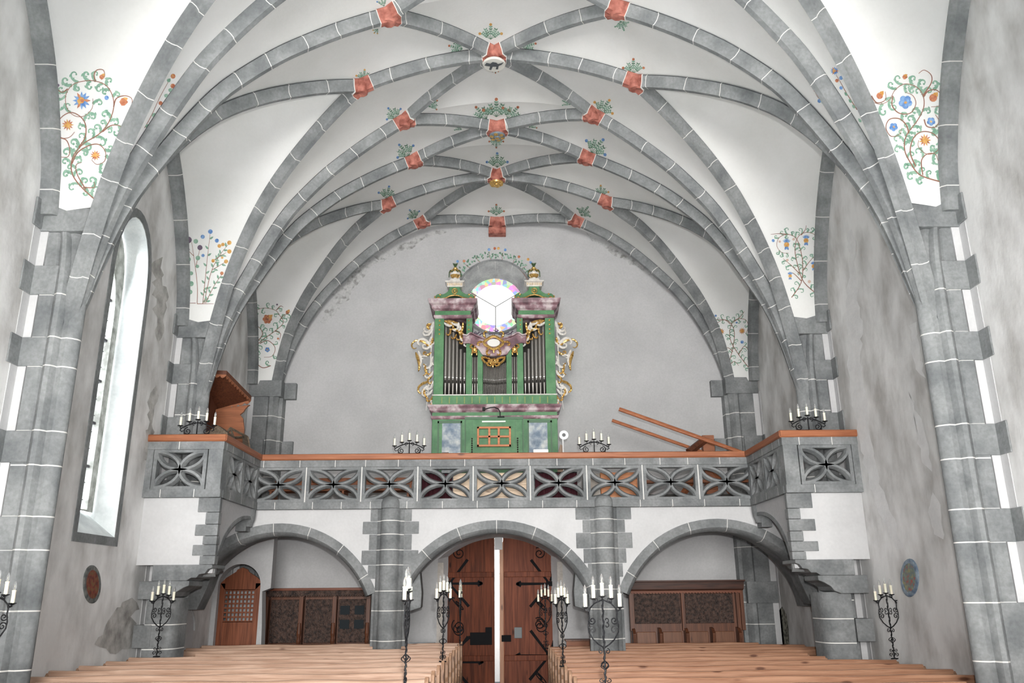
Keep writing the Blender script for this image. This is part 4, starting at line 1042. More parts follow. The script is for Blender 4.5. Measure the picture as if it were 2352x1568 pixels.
# long poles of a timber trestle on the right
POLE = wood('reddish_timber', (.22, .07, .03), (.40, .15, .07), 0, .5)
t = empty('timber_frame', (3.8, 15.7, 3.38)); tag(t, 'reddish timber frame with two long slanting poles at the right of the gallery', 'timber frame')
for (pa, ya), (pb, yb), r in ((((1422, 939)), 15.6), (((1712, 1042)), 15.3), .032), ((((1406, 965)), 15.9), (((1620, 1040)), 15.6), .026):
    m = MB(); a = onY(*pa, ya); b_ = onY(*pb, yb); d = (b_-a); b_ = b_+d*.12; m.tube([a, b_], r*1.25, 8); m.build('pole', POLE, t, smooth=True)
m = MB(); q = onY(1625, 1000, 15.55); m.box(q.x-.11, q.x+.11, 15.5, 15.66, 3.38, q.z+.0); m.build('post', CANX, t, bevel=.008)
m = MB(); a = onY(1582, 1038, 15.35); b_ = onY(1618, 1010, 15.5); m.tube([a, b_], .075, 6); m.build('cross_block', CAN, t)
m = MB(); a = Vector((3.2, 15.5, 3.5)); b_ = Vector((3.72, 15.5, 4.2)); m.tube([a, b_], .06, 4); m.tube([(4.35, 15.5, 3.5), (3.86, 15.5, 4.2)], .06, 4); m.build('brace', CANX, t)
m = MB(); m.box(2.6, 4.5, 15.3, 15.45, 3.5, 3.62); m.box(2.6, 4.5, 15.3, 15.45, 3.85, 3.9); m.build('rail', CANX, t)
for x in (2.9, 3.75):
    tb = empty('low_wooden_bench', (x, 15.1, 3.38)); tag(tb, 'low brown bench with a dark top behind the parapet, %s' % ('nearer the organ' if x < 3 else 'nearer the right wing'), 'bench', 'low benches behind the right parapet')
    m = MB(); m.box(x-.36, x+.36, 14.95, 15.3, 3.55, 3.6); m.build('seat', DARK, tb)
    m = MB(); m.box(x-.36, x+.36, 14.96, 14.99, 3.38, 3.53); m.build('apron', CANX, tb)
t = empty('slatted_cabinet', (2.0, 15.2, 3.38)); tag(t, 'orange wooden cabinet standing behind the parapet right of the organ', 'cabinet')
m = MB(); m.box(1.75, 2.42, 15.1, 15.5, 3.38, 4.02); m.build('body', wood('orange_wood', (.32, .11, .04), (.52, .22, .09), 0, .5, scale=4), t, bevel=.01)
m = MB(); m.box(1.52, 1.74, 15.1, 15.4, 3.38, 4.0); m.build('side', mottled('grey_board', (.26, .23, .2), (.34, .31, .28), 4, .8), t)
# organ bench with pale pine back and dark red curtains
t = empty('pine_screen', (-.14, 15.1, 3.38)); tag(t, 'pale pine board screen behind the middle of the parapet', 'screen')
m = MB()
for k in range(6): m.box(-.93, .53, 15.1, 15.13, 3.38+k*.108, 3.38+k*.108+.106)
m.build('boards', wood('pale_pine', (.62, .47, .34), (.80, .64, .48), 0, .6), t, bevel=.003)
m = MB(); m.box(-.93, -.89, 15.13, 15.2, 3.38, 4.02); m.box(.49, .53, 15.13, 15.2, 3.38, 4.02); m.build('batten', CANX, t)
for x0, x1, lab in ((-1.55, -.95, 'dark red curtain left of the pine screen'), (.56, 1.33, 'dark red curtain right of the pine screen')):
    t = empty('curtain', ((x0+x1)/2, 15.15, 3.38)); tag(t, lab, 'curtain', 'dark red curtains behind the parapet')
    m = MB(); n = 40; P = [(x0+(x1-x0)*i/n, 15.15+.018*math.sin(i*1.3)) for i in range(n+1)]
    m.rings([[(x, y, z) for x, y in P] for z in (3.39, 4.02)], [0], closed=False); m.build('cloth', plain('dark_red_cloth', (.045, .006, .012), .9), t, smooth=True)
    m = MB(); m.tube([(x0, 15.15, 4.03), (x1, 15.15, 4.03)], .012, 6); m.build('curtain_rod', IRON, t)
# two gallery benches at the left
for y, lab in ((15.6, 'plain wooden gallery bench behind the left part of the parapet'),):
    t = empty('gallery_bench', (-3.2, y, 3.38)); tag(t, lab, 'bench')
    m = MB(); m.box(-4.35, -1.75, y+.2, y+.23, 3.92, 4.05); m.build('backrest', CANX, t, bevel=.004)
    m = MB(); m.box(-4.35, -1.75, y-.2, y+.15, 3.76, 3.80); m.build('seat', CANX, t, bevel=.004)
    for x in (-4.33, -3.0, -1.8):
        m = MB(); m.prism([(y-.18, 3.38), (y+.24, 3.38), (y+.24, 4.05), (y+.2, 4.05), (y+.17, 3.76), (y-.18, 3.76)], 'x', x, x+.04); m.build('bench_end', CANX, t)
# small things by the console
t = empty('round_mirror', (1.12, 15.3, 3.38)); tag(t, 'round white mirror on a thin stand right of the organ', 'mirror')
q = onY(1295, 999, 15.2)
m = MB(); m.lathe([(.06, -.012), (.085, -.012), (.085, .012), (.06, .012)], q.x, 15.2, 20, 0, 'y', q.z); m.build('mirror_disc', plain('white_mirror_rim', (.8, .8, .82), .3), t, smooth=True)
m = MB(); m.lathe([(.001, -.016), (.035, -.016), (.035, -.013)], q.x, 15.2, 14, 0, 'y', q.z); m.build('mirror_glass', plain('grey_mirror', (.25, .25, .25), .1, .6), t)
m = MB(); m.tube([(q.x-.02, 15.2, q.z-.08), (q.x-.02, 15.2, 3.38)], .012, 6); m.build('stand', plain('white_stand', (.75, .75, .75), .4), t)
q = onY(1281, 1040, 15.3); m = MB(); m.prism([(q.x-.02, 4.0), (q.x+.02, 4.45), (q.x+.05, 4.58), (q.x+.1, 4.55), (q.x+.12, 4.5), (q.x+.1, 4.44), (q.x+.14, 4.38), (q.x+.13, 4.0)], 'y', 15.3, 15.34)
tag(m.build('carved_bracket', wood('brown_carving', (.18, .12, .08), (.3, .2, .14), 2), None, bevel=.004), 'small brown carved wooden bracket behind the round mirror', 'bracket')
q = onY(1242, 1040, 14.82); m = MB(); m.box(q.x-.135, q.x+.135, 14.75, 14.83, ZR1, ZR1+.075); tag(m.build('white_box', plain('white_card', (.82, .82, .80), .6), None, bevel=.012), 'small white box lying on the long rail right of the organ', 'box')
for px, w_, hh, col, lab in ((1023, .06, .03, (.12, .1, .1), 'small dark book on the rail in front of the left organ panel'), (1065, .1, .015, (.75, .62, .6), 'thin pale booklet on the rail below the music desk, left'), (1195, .11, .012, (.8, .8, .76), 'flat white sheet of paper on the rail, right of the music desk')):
    q = onY(px, 1043, 14.78); m = MB(); m.box(q.x-w_, q.x+w_, 14.72, 14.84, ZR1, ZR1+hh); o = m.build('book' if hh > .014 else 'sheet_music', [plain('cover_%d' % px, col, .6)], None, bevel=.002); tag(o, lab, 'book' if hh > .014 else 'paper')
t = empty('gooseneck_lamp', (-.1, OY-.2, 5.2)); tag(t, 'small black gooseneck lamp bending over the organ console', 'lamp')
a = O(750, 1255, OY-.12); m = MB(); P = [O(750, 1255, OY-.12), O(750, 1225, OY-.14), O(738, 1202, OY-.18), O(710, 1190, OY-.2), O(680, 1194, OY-.22), O(645, 1204, OY-.24)]; m.tube(P, .011, 6); m.build('neck', IRON, t, smooth=True)
m = MB(); q = O(637, 1203, OY-.25); m.box(q.x-.03, q.x+.03, q.y-.04, q.y+.04, q.z-.035, q.z+.035); m.build('lamp_head', IRON, t, bevel=.006)
m = MB(); q = O(752, 1257, OY-.1); m.box(q.x-.06, q.x+.08, OY-.16, OY+.0, q.z-.01, q.z+.005); m.build('base', IRON, t)
# ================================================================ doors
DOORW = wood('old_red_brown_door', (.05, .013, .006), (.155, .042, .018), 2, .6, scale=1.6, spec=.12)
DOORR = wood('lighter_red_door', (.08, .02, .009), (.21, .06, .028), 2, .55, scale=1.6, spec=.15)
DY = 18.12
d1 = empty('door_1', (DX, DY, 0)); struct(d1); d1['label'] = 'large arched double door of red brown boards with black iron straps'
def dpx(x, y, Y=DY): p = onY(x, y, Y); return p.x, p.z
# splayed reveal from wall opening to door frame
xl, xr = dpx(1028, 1400)[0], dpx(1268, 1400)[0]; xm = dpx(1136, 1400)[0]; xm2 = dpx(1146, 1400)[0]
dcx = (xl+xr)/2; dhw = (xr-xl)/2; zs_ = dpx(1032, 1278)[1]; za_ = dpx(1140, 1238)[1]+.03
inn = [(xl, 0)]+doortop(dcx, dhw, zs_, za_, 20)+[(xr, 0)]; out_ = [(DX-DHW, 0)]+dt+[(DX+DHW, 0)]
m = MB(); m.rings([[(x, YB, z) for x, z in out_], [(x, DY, z) for x, z in inn]], [0], closed=False); m.build('reveal', WHITE, d1, smooth=True)
def leaf(x0, x1, mat, Yl):
    ts = [(x, z) for x, z in doortop(dcx, dhw, zs_, za_, 60) if x0-.001 <= x <= x1+.001]
    zf = lambda x: za_-((dhw**2+(za_-zs_)**2)/(2*(za_-zs_)))+math.sqrt(((dhw**2+(za_-zs_)**2)/(2*(za_-zs_)))**2-(x-dcx)**2)
    m = MB(); m.prism([(x0, .02), (x0, zf(x0))]+[(x, z) for x, z in ts if x0+.01 < x < x1-.01]+[(x1, zf(x1)), (x1, .02)], 'y', Yl, Yl+.07); return m.build('door_leaf', mat, d1, bevel=.006)
lf = leaf(xl, xm, DOORW, DY-.0); rf = leaf(xm2+.09, xr, DOORR, DY-.0)
m = MB(); m.box(xm2+.015, xm2+.10, DY-.03, DY+.05, .02, dpx(1150, 1242)[1]-.02); m.build('meeting_stile', wood('stile', (.3, .14, .08), (.45, .24, .14), 2), d1, bevel=.01)
m = MB(); a, b_ = dpx(1136, 1238), dpx(1154, 1262); m.box(a[0], b_[0], DY-.04, DY+.1, b_[1], a[1]+.1); m.build('head_block', WHITE, d1)
for x0, x1 in ((xl, xm-.02), (xm2+.11, xr)):
    for py in (1320, 1512): z = dpx(1100, py)[1]; m = MB(); m.box(x0, x1, DY-.035, DY, z-.05, z+.06); m.build('ledge', DOORR if x0 > 0 or x0 == xm2+.11 else DOORW, d1, bevel=.01)
def strap(pts, Y, r=.018, flat=.5, closed=False):
    m = MB(); m.tube([(x, Y, z) for x, z in pts], r, 6, closed=closed); return m
def flat_bar(m, a, b_, w0, w1, y):
    a = Vector(a); b_ = Vector(b_); t = (b_-a).normalized(); n = Vector((-t.y, t.x))
    P = [a+n*w0, b_+n*w1, b_-n*w1, a-n*w0]; m.prism([(p.x, p.y) for p in P], 'y', y-.012, y)
for s_, hx, hy0, leafn in ((1, 1032, (1340, 1520), lf), (-1, 1262, (1340, 1505), rf)):
    for hy in hy0:
        m = MB(); cx_, cz_ = dpx(hx, hy); y = DY-.0
        for ang, ln in ((0, .68), (52, .62), (-48, .62), (110, .3)):
            a = math.radians(ang); e = (cx_+s_*ln*math.cos(a), cz_+ln*math.sin(a)); st = (cx_+s_*.06*math.cos(a), cz_+.06*math.sin(a))
            flat_bar(m, st, e, .022, .03, y); 
            if ang == 0: flat_bar(m, (e[0]-s_*.08, cz_-.05), (e[0]+s_*.02, cz_), .02, .02, y); flat_bar(m, (e[0]-s_*.08, cz_+.05), (e[0]+s_*.02, cz_), .02, .02, y)
        for dz, r0, dr in ((.62, .13, 1), (-.42, .15, -1), (-.85, .15, 1)):
            c = (cx_+s_*.2, cz_+dz); P = [(c[0]+r0*(1-.85*i/30)*math.cos(s_*(i/30*3.2*PI)+PI/2+.6), c[1]+r0*(1-.85*i/30)*math.sin(s_*dr*(i/30*3.2*PI)+PI/2+.6)) for i in range(31)]
            m.tube([(x, y-.008, z) for x, z in P], .011, 5)
        m.box(cx_-.07, cx_+.07, y-.03, y, cz_-.05, cz_+.05)
        m.build('strap_hinge', IRONM, d1)
m = MB(); a, b_ = dpx(1080, 1452), dpx(1130, 1480); c = dpx(1115, 1440)
m.box(a[0], b_[0], DY-.06, DY, b_[1], a[1]); m.box(c[0], dpx(1130, 1440)[0], DY-.05, DY, b_[1], c[1]); q = dpx(1050, 1490); flat_bar(m, (a[0], a[1]-.08), q, .03, .02, DY-.02); m.build('lock_case', IRONM, d1, bevel=.006)
m = MB(); a, b_ = dpx(1181, 1440), dpx(1199, 1465); m.box(a[0], b_[0], DY-.03, DY, b_[1], a[1]); m.build('key_plate', plain('steel_plate', (.11, .125, .13), .5), d1, bevel=.006)
m = MB(); a, b_ = dpx(1152, 1458), dpx(1174, 1473); m.box(a[0], b_[0], DY-.04, DY, b_[1], a[1]); m.build('latch', IRONM, d1, bevel=.006)
# outer jambs in grey stone seen beside the door
for x0, x1 in ((1006, 1014), (1284, 1291)):
    a, b_ = onY(x0, 1400, YB-.01).x, onY(x1, 1400, YB-.01).x; m = MB(); m.box(a-.02, b_+.03, YB-.02, YB+.0, 0, 2.55); m.build('jamb_strip', mottled('beige_grey_jamb', (.42, .38, .34), (.5, .47, .44), 3, .9), d1)
# arched small door with lattice in a projecting corner stair
TY = 16.3; p = onY(490, 1480, TY)
m = MB(); tx0, tx1 = -W, onY(597, 1400, TY).x
cxd = onY(545, 1400, TY).x; hwd = onY(594, 1400, TY).x-cxd; zsp = onY(545, 1345, TY).z; 
st_w = [(tx0, 0), (cxd-hwd, 0)]+[(cxd+hwd*math.cos(a), zsp+hwd*1.0*math.sin(a)) for a in [PI-PI*i/16 for i in range(17)]]+[(cxd+hwd, 0)]
xr_ = onY(598, 1480, TY).x
st_w += [(xr_+.02, 0), (xr_+.02, .9), (xr_-.0, 1.4), (cxd+hwd+.04, 2.0), (-4.42, 2.06), (-4.42, 3.22), (tx0, 3.25)]
m.prism(st_w, 'y', TY, TY+.25); tw = struct(m.build('wall_stair', WALLB)) 
d2 = empty('door_2', (cxd, TY+.15, 0)); struct(d2); d2['label'] = 'small arched brown door with a square lattice window at the left under the gallery'
zt = zsp+.1; L2W = wood('warm_door_wood', (.12, .035, .015), (.26, .085, .04), 2, .4)
m = MB(); y = TY+.12; gx0, gx1 = onY(508, 1400, TY).x, onY(578, 1400, TY).x; gz0, gz1 = onY(540, 1427, TY).z, onY(540, 1355, TY).z
m.box(cxd-hwd, gx0, y, y+.05, 0, zsp+.05); m.box(gx1, cxd+hwd, y, y+.05, 0, zsp+.05); m.box(gx0, gx1, y, y+.05, 0, gz0)
m.prism([(gx0, gz1), (cxd-hwd, zsp+.05), (cxd-hwd*.75, zsp+.15), (cxd-.12, zsp+.26), (cxd-.1, zsp+.3), (cxd, zsp+.34), (cxd+.1, zsp+.3), (cxd+.12, zsp+.26), (cxd+hwd*.75, zsp+.15), (cxd+hwd, zsp+.05), (gx1, gz1)], 'y', y, y+.05); m.build('door_leaf', L2W, d2, bevel=.004)
m = MB()
for k in range(9): x = gx0+(gx1-gx0)*k/8; m.box(x-.012, x+.012, y+.005, y+.03, gz0, gz1)
for k in range(8): z = gz0+(gz1-gz0)*k/7; m.box(gx0, gx1, y+.0, y+.025, z-.014, z+.014)
m.build('lattice', L2W, d2)
m = MB(); m.box(gx0, gx1, y+.3, y+.31, gz0, gz1); m.build('backing_wall', WALLB, d2)
# low niche in the right wall
m = MB(); P = [onX(x, y, W) for x, y in ((1786, 1482), (1784, 1440), (1788, 1405), (1797, 1392), (1807, 1410), (1812, 1445), (1814, 1482))]; P = [Vector((W-.008, p.y, p.z)) for p in P]
m.add(P, [tuple(range(len(P)))]); m.build('bare_masonry', mottled('bare_mossy_stone', (.06, .06, .05), (.35, .34, .28), 14, .9, contrast=(.4, .6)), wr)['label'] = 'dark pointed patch of bare masonry low on the right wall'
# ================================================================ choir stalls against the back wall
CARV = mottled('dark_carved_wood', (.018, .010, .008), (.085, .048, .036), 16, .5, bump=.9, fine=.4, detail=9, s2=40)
FRAMEW = wood('brown_stall_wood', (.07, .026, .014), (.16, .06, .03), 2, .4, knots=False)
t = empty('carved_stall', (-3.85, 17.45, 0)); tag(t, 'dark carved wooden choir stall with three high panels under the left arch', 'choir stall')
SY = 17.35; X0, X1 = -4.78, onY(845, 1400, SY).x; ZT = onY(700, 1350, SY).z
m = MB(); m.box(X0, X1, SY+.22, SY+.28, 0, ZT-.05); m.build('back_board', FRAMEW, t)
xs = [X0]+[onY(x, 1400, SY).x for x in (690, 767)]+[X1]
for a, b_ in zip(xs, xs[1:]):
    m = MB(); m.box(a+.06, b_-.06, SY+.16, SY+.22, 1.02, ZT-.22); m.build('carved_panel', CARV, t, bevel=.01)
m = MB(); a, b_ = xs[2]+.06, xs[3]-.06; cxx = (a+b_)/2
for sx in (-1, 1):
    for z0, z1 in ((1.55, 1.72), (1.28, 1.45)): q0, q1 = sorted((cxx+sx*.05, cxx+sx*.24)); m.box(q0, q1, SY+.14, SY+.165, z0, z1)
m.build('heraldic_field', plain('slate_black', (.018, .023, .027), .7, spec=.15), t)['label'] = 'four dark fields of a carved shield'
for x in xs:
    m = MB(); m.box(x-.04, x+.04, SY+.02, SY+.25, 1.0, ZT-.05); m.prism([(SY-.25, 0), (SY-.25, .55), (SY-.15, .6), (SY-.1, .85), (SY+.0, .98), (SY+.25, 1.02), (SY+.25, 0)], 'x', x-.035, x+.035); m.lathe([(.03, 0), (.045, .06), (.03, .12), (.045, .2), (.03, .4)], x, SY-.02, 8, cz=1.0); m.build('divider', FRAMEW, t, bevel=.004)
m = MB(); m.box(X0-.03, X1+.03, SY-.02, SY+.3, ZT-.05, ZT); m.build('cornice', wood('red_cornice', (.12, .035, .02), (.22, .075, .04), 0, .4, knots=False), t, bevel=.008)
m = MB(); n = 42; P = [(X0, ZT-.05)]
for i in range(n*4+1): P.append((X0+(X1-X0)*i/(n*4), ZT-.14-.03*abs(math.sin(i*PI/4))))
P.append((X1, ZT-.05)); m.prism(P, 'y', SY-.0, SY+.03); m.build('scalloped_frieze', CARV, t)
m = MB(); m.box(X0, X1, SY-.2, SY+.2, .44, .48); m.build('seat', FRAMEW, t)
m = MB(); m.box(X0, X1, SY-.06, SY+.2, .96, 1.0); m.build('arm_rail', wood('glossy_arm_rail', (.2, .08, .04), (.34, .15, .08), 0, .3, knots=False), t, bevel=.008)
t = empty('panelled_stall', (3.65, 17.4, 0)); tag(t, 'dark panelled wooden stall with a heavy cornice under the right arch', 'choir stall')
SY = 17.2; X0, X1 = onY(1448, 1400, SY).x, onY(1706, 1400, SY).x; ZT = onY(1570, 1332, SY).z
m = MB(); m.box(X0, X1, SY+.1, SY+.18, 0, ZT-.1); m.build('back_board', FRAMEW, t)
xs = [X0+.04, onY(1570, 1400, SY).x, X1-.12]
for a, b_ in zip(xs, xs[1:]):
    m = MB(); m.box(a+.05, b_-.05, SY+.06, SY+.11, onY(1500, 1432, SY).z, ZT-.26); m.build('dark_panel', CARV, t, bevel=.008)
for k in range(4):
    a = xs[0]+(xs[2]-xs[0])*k/4; b_ = xs[0]+(xs[2]-xs[0])*(k+1)/4; m = MB(); m.box(a+.07, b_-.07, SY+.05, SY+.11, .3, 1.18); m.build('lower_panel', wood('brown_lower_panel', (.12, .05, .025), (.2, .085, .045), 2, .4), t, bevel=.01)
    for x in ((a,) if k < 3 else (a, b_)):
        m = MB(); m.prism([(SY-.2, 0), (SY-.2, .5), (SY-.12, .9), (SY-.16, 1.15), (SY-.05, 1.24), (SY+.1, 1.26), (SY+.1, 0)], 'x', x-.03, x+.03); m.build('arm_bracket', FRAMEW, t, bevel=.006)
for x in (X0+.02, xs[1], X1-.08, X1):
    m = MB(); m.box(x-.035, x+.035, SY-.0, SY+.12, 1.2, ZT-.12); m.build('stile', FRAMEW, t, bevel=.004)
m = MB(); m.rings([[(X0-.03-o, SY-.05-o, z), (X1+.02+o, SY-.05-o, z), (X1+.02+o, SY+.2, z), (X0-.03-o, SY+.2, z)] for o, z in ((0, ZT-.2), (.02, ZT-.17), (.03, ZT-.04), (.05, ZT-.03), (.05, ZT))], [0]*4); m.build('cornice', wood('black_red_cornice', (.03, .014, .01), (.09, .035, .022), 0, .45, knots=False), t)
m = MB(); n = 36; P = [(X0+.02, ZT-.2)]
for i in range(n*4+1): P.append((X0+.02+(X1-X0-.04)*i/(n*4), ZT-.235-.02*abs(math.sin(i*PI/4))))
P.append((X1-.02, ZT-.2)); m.prism(P, 'y', SY-.03, SY-.0); m.build('scalloped_frieze', wood('red_frieze', (.14, .04, .02), (.2, .07, .035), 0, .5, knots=False), t)
# small low things by the door
q0, q1 = onY(940, 1476, 17.4), onY(998, 1492, 17.4); m = MB(); m.box(q0.x, q1.x, 17.35, 17.6, 0, q0.z); tag(m.build('white_cabinet', plain('white_blue_metal', (.6, .68, .73), .5), None, bevel=.01), 'low pale blue white cabinet left of the big door', 'cabinet')
t = empty('offertory_table', (1.55, 17.4, 0)); tag(t, 'small brown wooden table right of the big door', 'table'); q0, q1 = onY(1298, 1468, 17.3), onY(1356, 1468, 17.3)
m = MB(); m.box(q0.x, q1.x, 17.2, 17.6, q0.z-.03, q0.z); m.build('table_top', FRAMEW, t, bevel=.005)
m = MB(); m.box(q0.x+.02, q1.x-.02, 17.24, 17.26, .0, q0.z-.03); m.build('front_panel', CANX, t)
# oval painted medallions on both side walls
def medallion(px, side, cols, lab):
    (x0, y0, x1, y1) = px; P = [onX(x0*.5+x1*.5+(x1-x0)/2*math.cos(t*PI/16), y0*.5+y1*.5+(y1-y0)/2*math.sin(t*PI/16), side*W) for t in range(32)]
    c = sum(P, Vector())/32
    t = empty('wall_medallion', c); tag(t, lab, 'medallion')
    m = MB(); R = []
    for f, d in ((1.06, .0), (1.06, .012), (.98, .02), (.80, .02), (.8, .012)): R.append([Vector((side*(W-d), c.y+(p.y-c.y)*f, c.z+(p.z-c.z)*f)) for p in P])
    m.rings(R, [0]*4, caps=False); m.build('border', mottled('border_'+str(side), *cols[0], 14, .7), t)
    m = MB(); m.add([Vector((side*(W-.013), c.y+(p.y-c.y)*.8, c.z+(p.z-c.z)*.8)) for p in P], [tuple(range(32))]); m.build('painted_field', mottled('field_'+str(side), *cols[1], 16, .6, c3=cols[2], contrast=(.35, .65), detail=3), t)
medallion((191, 1300, 229, 1383), -1, (((.07, .08, .08), (.2, .2, .19)), ((.10, .025, .02), (.16, .10, .04)), (.2, .05, .03)), 'oval painted medallion in dark red on the left wall')
medallion((2071, 1285, 2110, 1368), 1, (((.10, .15, .22), (.3, .36, .42)), ((.38, .10, .08), (.36, .30, .14)), (.14, .22, .22)), 'oval painted medallion in blue, red and gold on the right wall')
# ================================================================ pews
PEW = wood('pale_pine_pew', (.36, .215, .145), (.58, .40, .30), 0, .45); PEWR = wood('warm_pine_pew', (.27, .125, .07), (.45, .25, .155), 0, .45)
PEND = wood('pew_end_wood', (.22, .12, .07), (.42, .26, .17), 2, .5)
def make_pew(x0, x1, zt, mat, seed):
    rr = random.Random(seed); t = empty('pew', ((x0+x1)/2, 0, 0)); ws = []
    m = MB(); n = 24; top = []; ph = rr.uniform(0, 6)
    for i in range(n+1):
        x = x0+(x1-x0)*i/n; top.append((x, zt+.006*math.sin(ph+i*.8)))
    R = [[(x, -.028, zt-.40), (x, .0, zt-.40), (x, .03, z-.03), (x, .035, z-.008), (x, .024, z), (x, -.03, z+.001), (x, -.044, z-.012), (x, -.042, z-.09), (x, -.012, z-.11)] for x, z in top]
    m.rings(R, [0]*n); m.build('backrest', mat, t, smooth=True)
    m = MB(); m.box(x0, x1, -.50, -.06, .43, .465); m.build('seat', mat, t, bevel=.008)
    m = MB(); m.box(x0+.04, x1-.04, .055, .27, zt-.33, zt-.305); m.build('book_shelf', mat, t, bevel=.004)
    for x in (x0-.03, x1-.01):
        zq = zt; wallside = (abs(x) > 3); zt = zt-.05 if wallside else zt
        m = MB(); P = [(-.52, 0), (-.52, .44), (-.50, .50), (-.42, .53), (-.30, .55), (-.16, .62), (-.08, .72), (-.07, .80), (-.10, .86), (-.09, zt-.08), (-.07, zt-.02), (-.03, zt+.025), (.03, zt+.02), (.06, zt-.03), (.07, zt-.10), (.10, zt-.16), (.10, .72), (.07, .66), (.07, 0)]
        m.prism(P, 'x', x, x+.04); m.build('pew_end', PEND, t, bevel=.006); zt = zq
    return t
prot = {}
def pews(side, ys, zt, mat, xin, xout_f, where):
    base = None
    for i, y in enumerate(ys):
        a, b_ = (xin(y), xout_f(y)); key = (side, round(a, 2), round(b_, 2))
        x0, x1 = sorted((side*a, side*b_))
        if key in prot: o = dup(prot[key])
        else: o = make_pew(x0, x1, zt, mat, int(y*10)+side); prot[key] = o
        o.location = ((x0+x1)/2 if False else o.location.x, y, 0)
        ordn = ['nearest the viewer', 'second', 'third', 'fourth', 'fifth', 'sixth', 'seventh', 'eighth', 'ninth', 'tenth', 'eleventh', 'twelfth', 'thirteenth']
        n = len(ys)
        lab = {0: 'pine pew on the %s at the bottom edge of the view, carrying the nearest candelabrum' % where, n-1: 'pine pew on the %s, farthest back towards the door' % where}.get(i, '%s pine pew behind the nearest candelabrum on the %s' % (['front', 'first', 'second', 'third', 'fourth', 'fifth', 'sixth', 'seventh', 'eighth', 'ninth', 'tenth'][min(i, 10)], where))
        tag(o, lab, 'pew', 'pine pews on the '+where)
def dupx(y): return 0
LY = [8.25, 9.0, 9.75, 10.5, 11.22, 11.95, 12.65, 13.35, 14.1, 14.85, 15.6]
RY = [8.3, 9.1, 9.85, 10.6, 11.35, 12.1, 12.85, 13.6, 14.35, 15.1, 15.75]
def outl(y):
    if 8.6 < y < 9.7: return 4.72
    if 12.7 < y < 13.9: return 4.66
    return 5.36
for nm, side, ys, zt, mat, wh in (('l', -1, LY, 1.09, PEW, 'left'), ('r', 1, RY, 1.01, PEWR, 'right')):
    pews(side, ys, zt, mat, lambda y: .79, outl, wh)
q0 = 1.75
for i, y in enumerate((16.5,)):
    o = make_pew(q0+(.0 if i == 0 else .1), 4.75, 1.01+.0*i, PEWR, 77+i); o.location.y = y; tag(o, 'short pine pew directly in front of the panelled stall', 'pew')
# ================================================================ pew candelabra
def make_candelabrum():
    t = empty('candelabrum'); m = MB()
    # twisted stem
    n = 60; m.tube([(.004*math.cos(i*1.1), .004*math.sin(i*1.1), -.02+.98*i/n) for i in range(n+1)], [.0105+.003*math.sin(i*2.2) for i in range(n+1)], 6)
    for k in range(4):
        a = k*PI/2; m.tube([(.045*math.sin(PI*i/10)*math.cos(a+i*.12), .045*math.sin(PI*i/10)*math.sin(a+i*.12), .27+.11*i/10) for i in range(11)], .0055, 5)
    for s_ in (-1, 1):
        m.tube(spiral((s_*.03, .47), .025, PI/2, 1.1, sgn=-s_), .005, 5); m.tube(spiral((s_*.035, .06), .035, -PI/2, 1.2, sgn=s_), .006, 5); m.tube(spiral((s_*.03, .13), .028, PI/2, 1.2, sgn=-s_), .005, 5)
    m.tube([(-.05, 0, -.02), (.05, 0, -.02)], .012, 6); m.tube([(0, -.05, -.02), (0, .05, -.02)], .012, 6)
    m.build('stem', IRON, t, smooth=True)
    for s_ in (-1, 1):
        m = MB()
        m.tube([(0, 0, .50), (s_*.05, 0, .53), (s_*.10, 0, .575), (s_*.14, 0, .64), (s_*.145, 0, .70), (s_*.13, 0, .77), (s_*.135, 0, .82), (s_*.12, 0, .86), (s_*.08, 0, .90), (0, 0, .935)], .0075, 6)
        m.tube(spiral((s_*.105, .66), .04, PI if s_ < 0 else 0, 1.3, sgn=s_), .006, 5); m.tube(spiral((s_*.105, .745), .038, PI if s_ < 0 else 0, 1.3, sgn=-s_), .006, 5)
        m.tube([(s_*.11, 0, .87), (s_*.14, 0, .83), (s_*.165, 0, .84), (s_*.165, 0, .875)], .007, 5); m.tube(spiral((s_*.15, .85), .022, 0, 1.2), .005, 5)
        m.tube([(s_*.06, 0, .92), (s_*.085, 0, .905), (s_*.085, 0, .94)], .007, 5); m.tube(spiral((s_*.07, .925), .025, PI/2, 1.2, sgn=s_), .005, 5)
        m.tube(spiral((s_*.03, .75), .028, -PI/2, .8, sgn=s_), .005, 5); m.tube(spiral((s_*.03, .70), .028, PI/2, .8, sgn=-s_), .005, 5)
       
        m.build('scroll_arm', IRON, t, smooth=True)
    for x, z in ((-.165, .865), (-.085, .945), (0, .965), (.085, .945), (.165, .865)): add_candle(t, x, z, .125, .0185, .034)
    return t
cb = make_candelabrum()
for ch in cb.children_recursive:
    for v in ch.data.vertices: v.co.z = v.co.z-.12 if v.co.z > .4 else v.co.z*.7
cs = [((368, 1430), 12.65, 1.09, 50, 'black iron candelabrum on the pew by the left gallery pier'), ((1018, 1430), 11.22, 1.09, 62, 'black iron candelabrum on the left aisle, middle one of three'),
      ((1057, 1430), 14.85, 1.09, 88, 'thin edge-on black iron candelabrum on the left aisle before the door'), ((1253, 1430), 15.1, 1.01, 42, 'black iron candelabrum on the right aisle, farthest one before the door'),
      ((1291, 1430), 11.35, 1.01, 58, 'black iron candelabrum on the right aisle, middle one of three'), ((2044, 1430), 12.1, 1.01, 8, 'black iron candelabrum standing by the right wall'),
      ((934, 1440), 8.25, 1.09, 87, 'tall black candelabrum seen edge-on before the left gallery column, nearest on the left'), ((1386, 1440), 8.3, 1.01, 0, 'large black candelabrum before the right gallery column, nearest on the right'),
      ((-14, 1400), 8.25, 1.09, 60, 'black candelabrum cut off by the left edge of the view')]
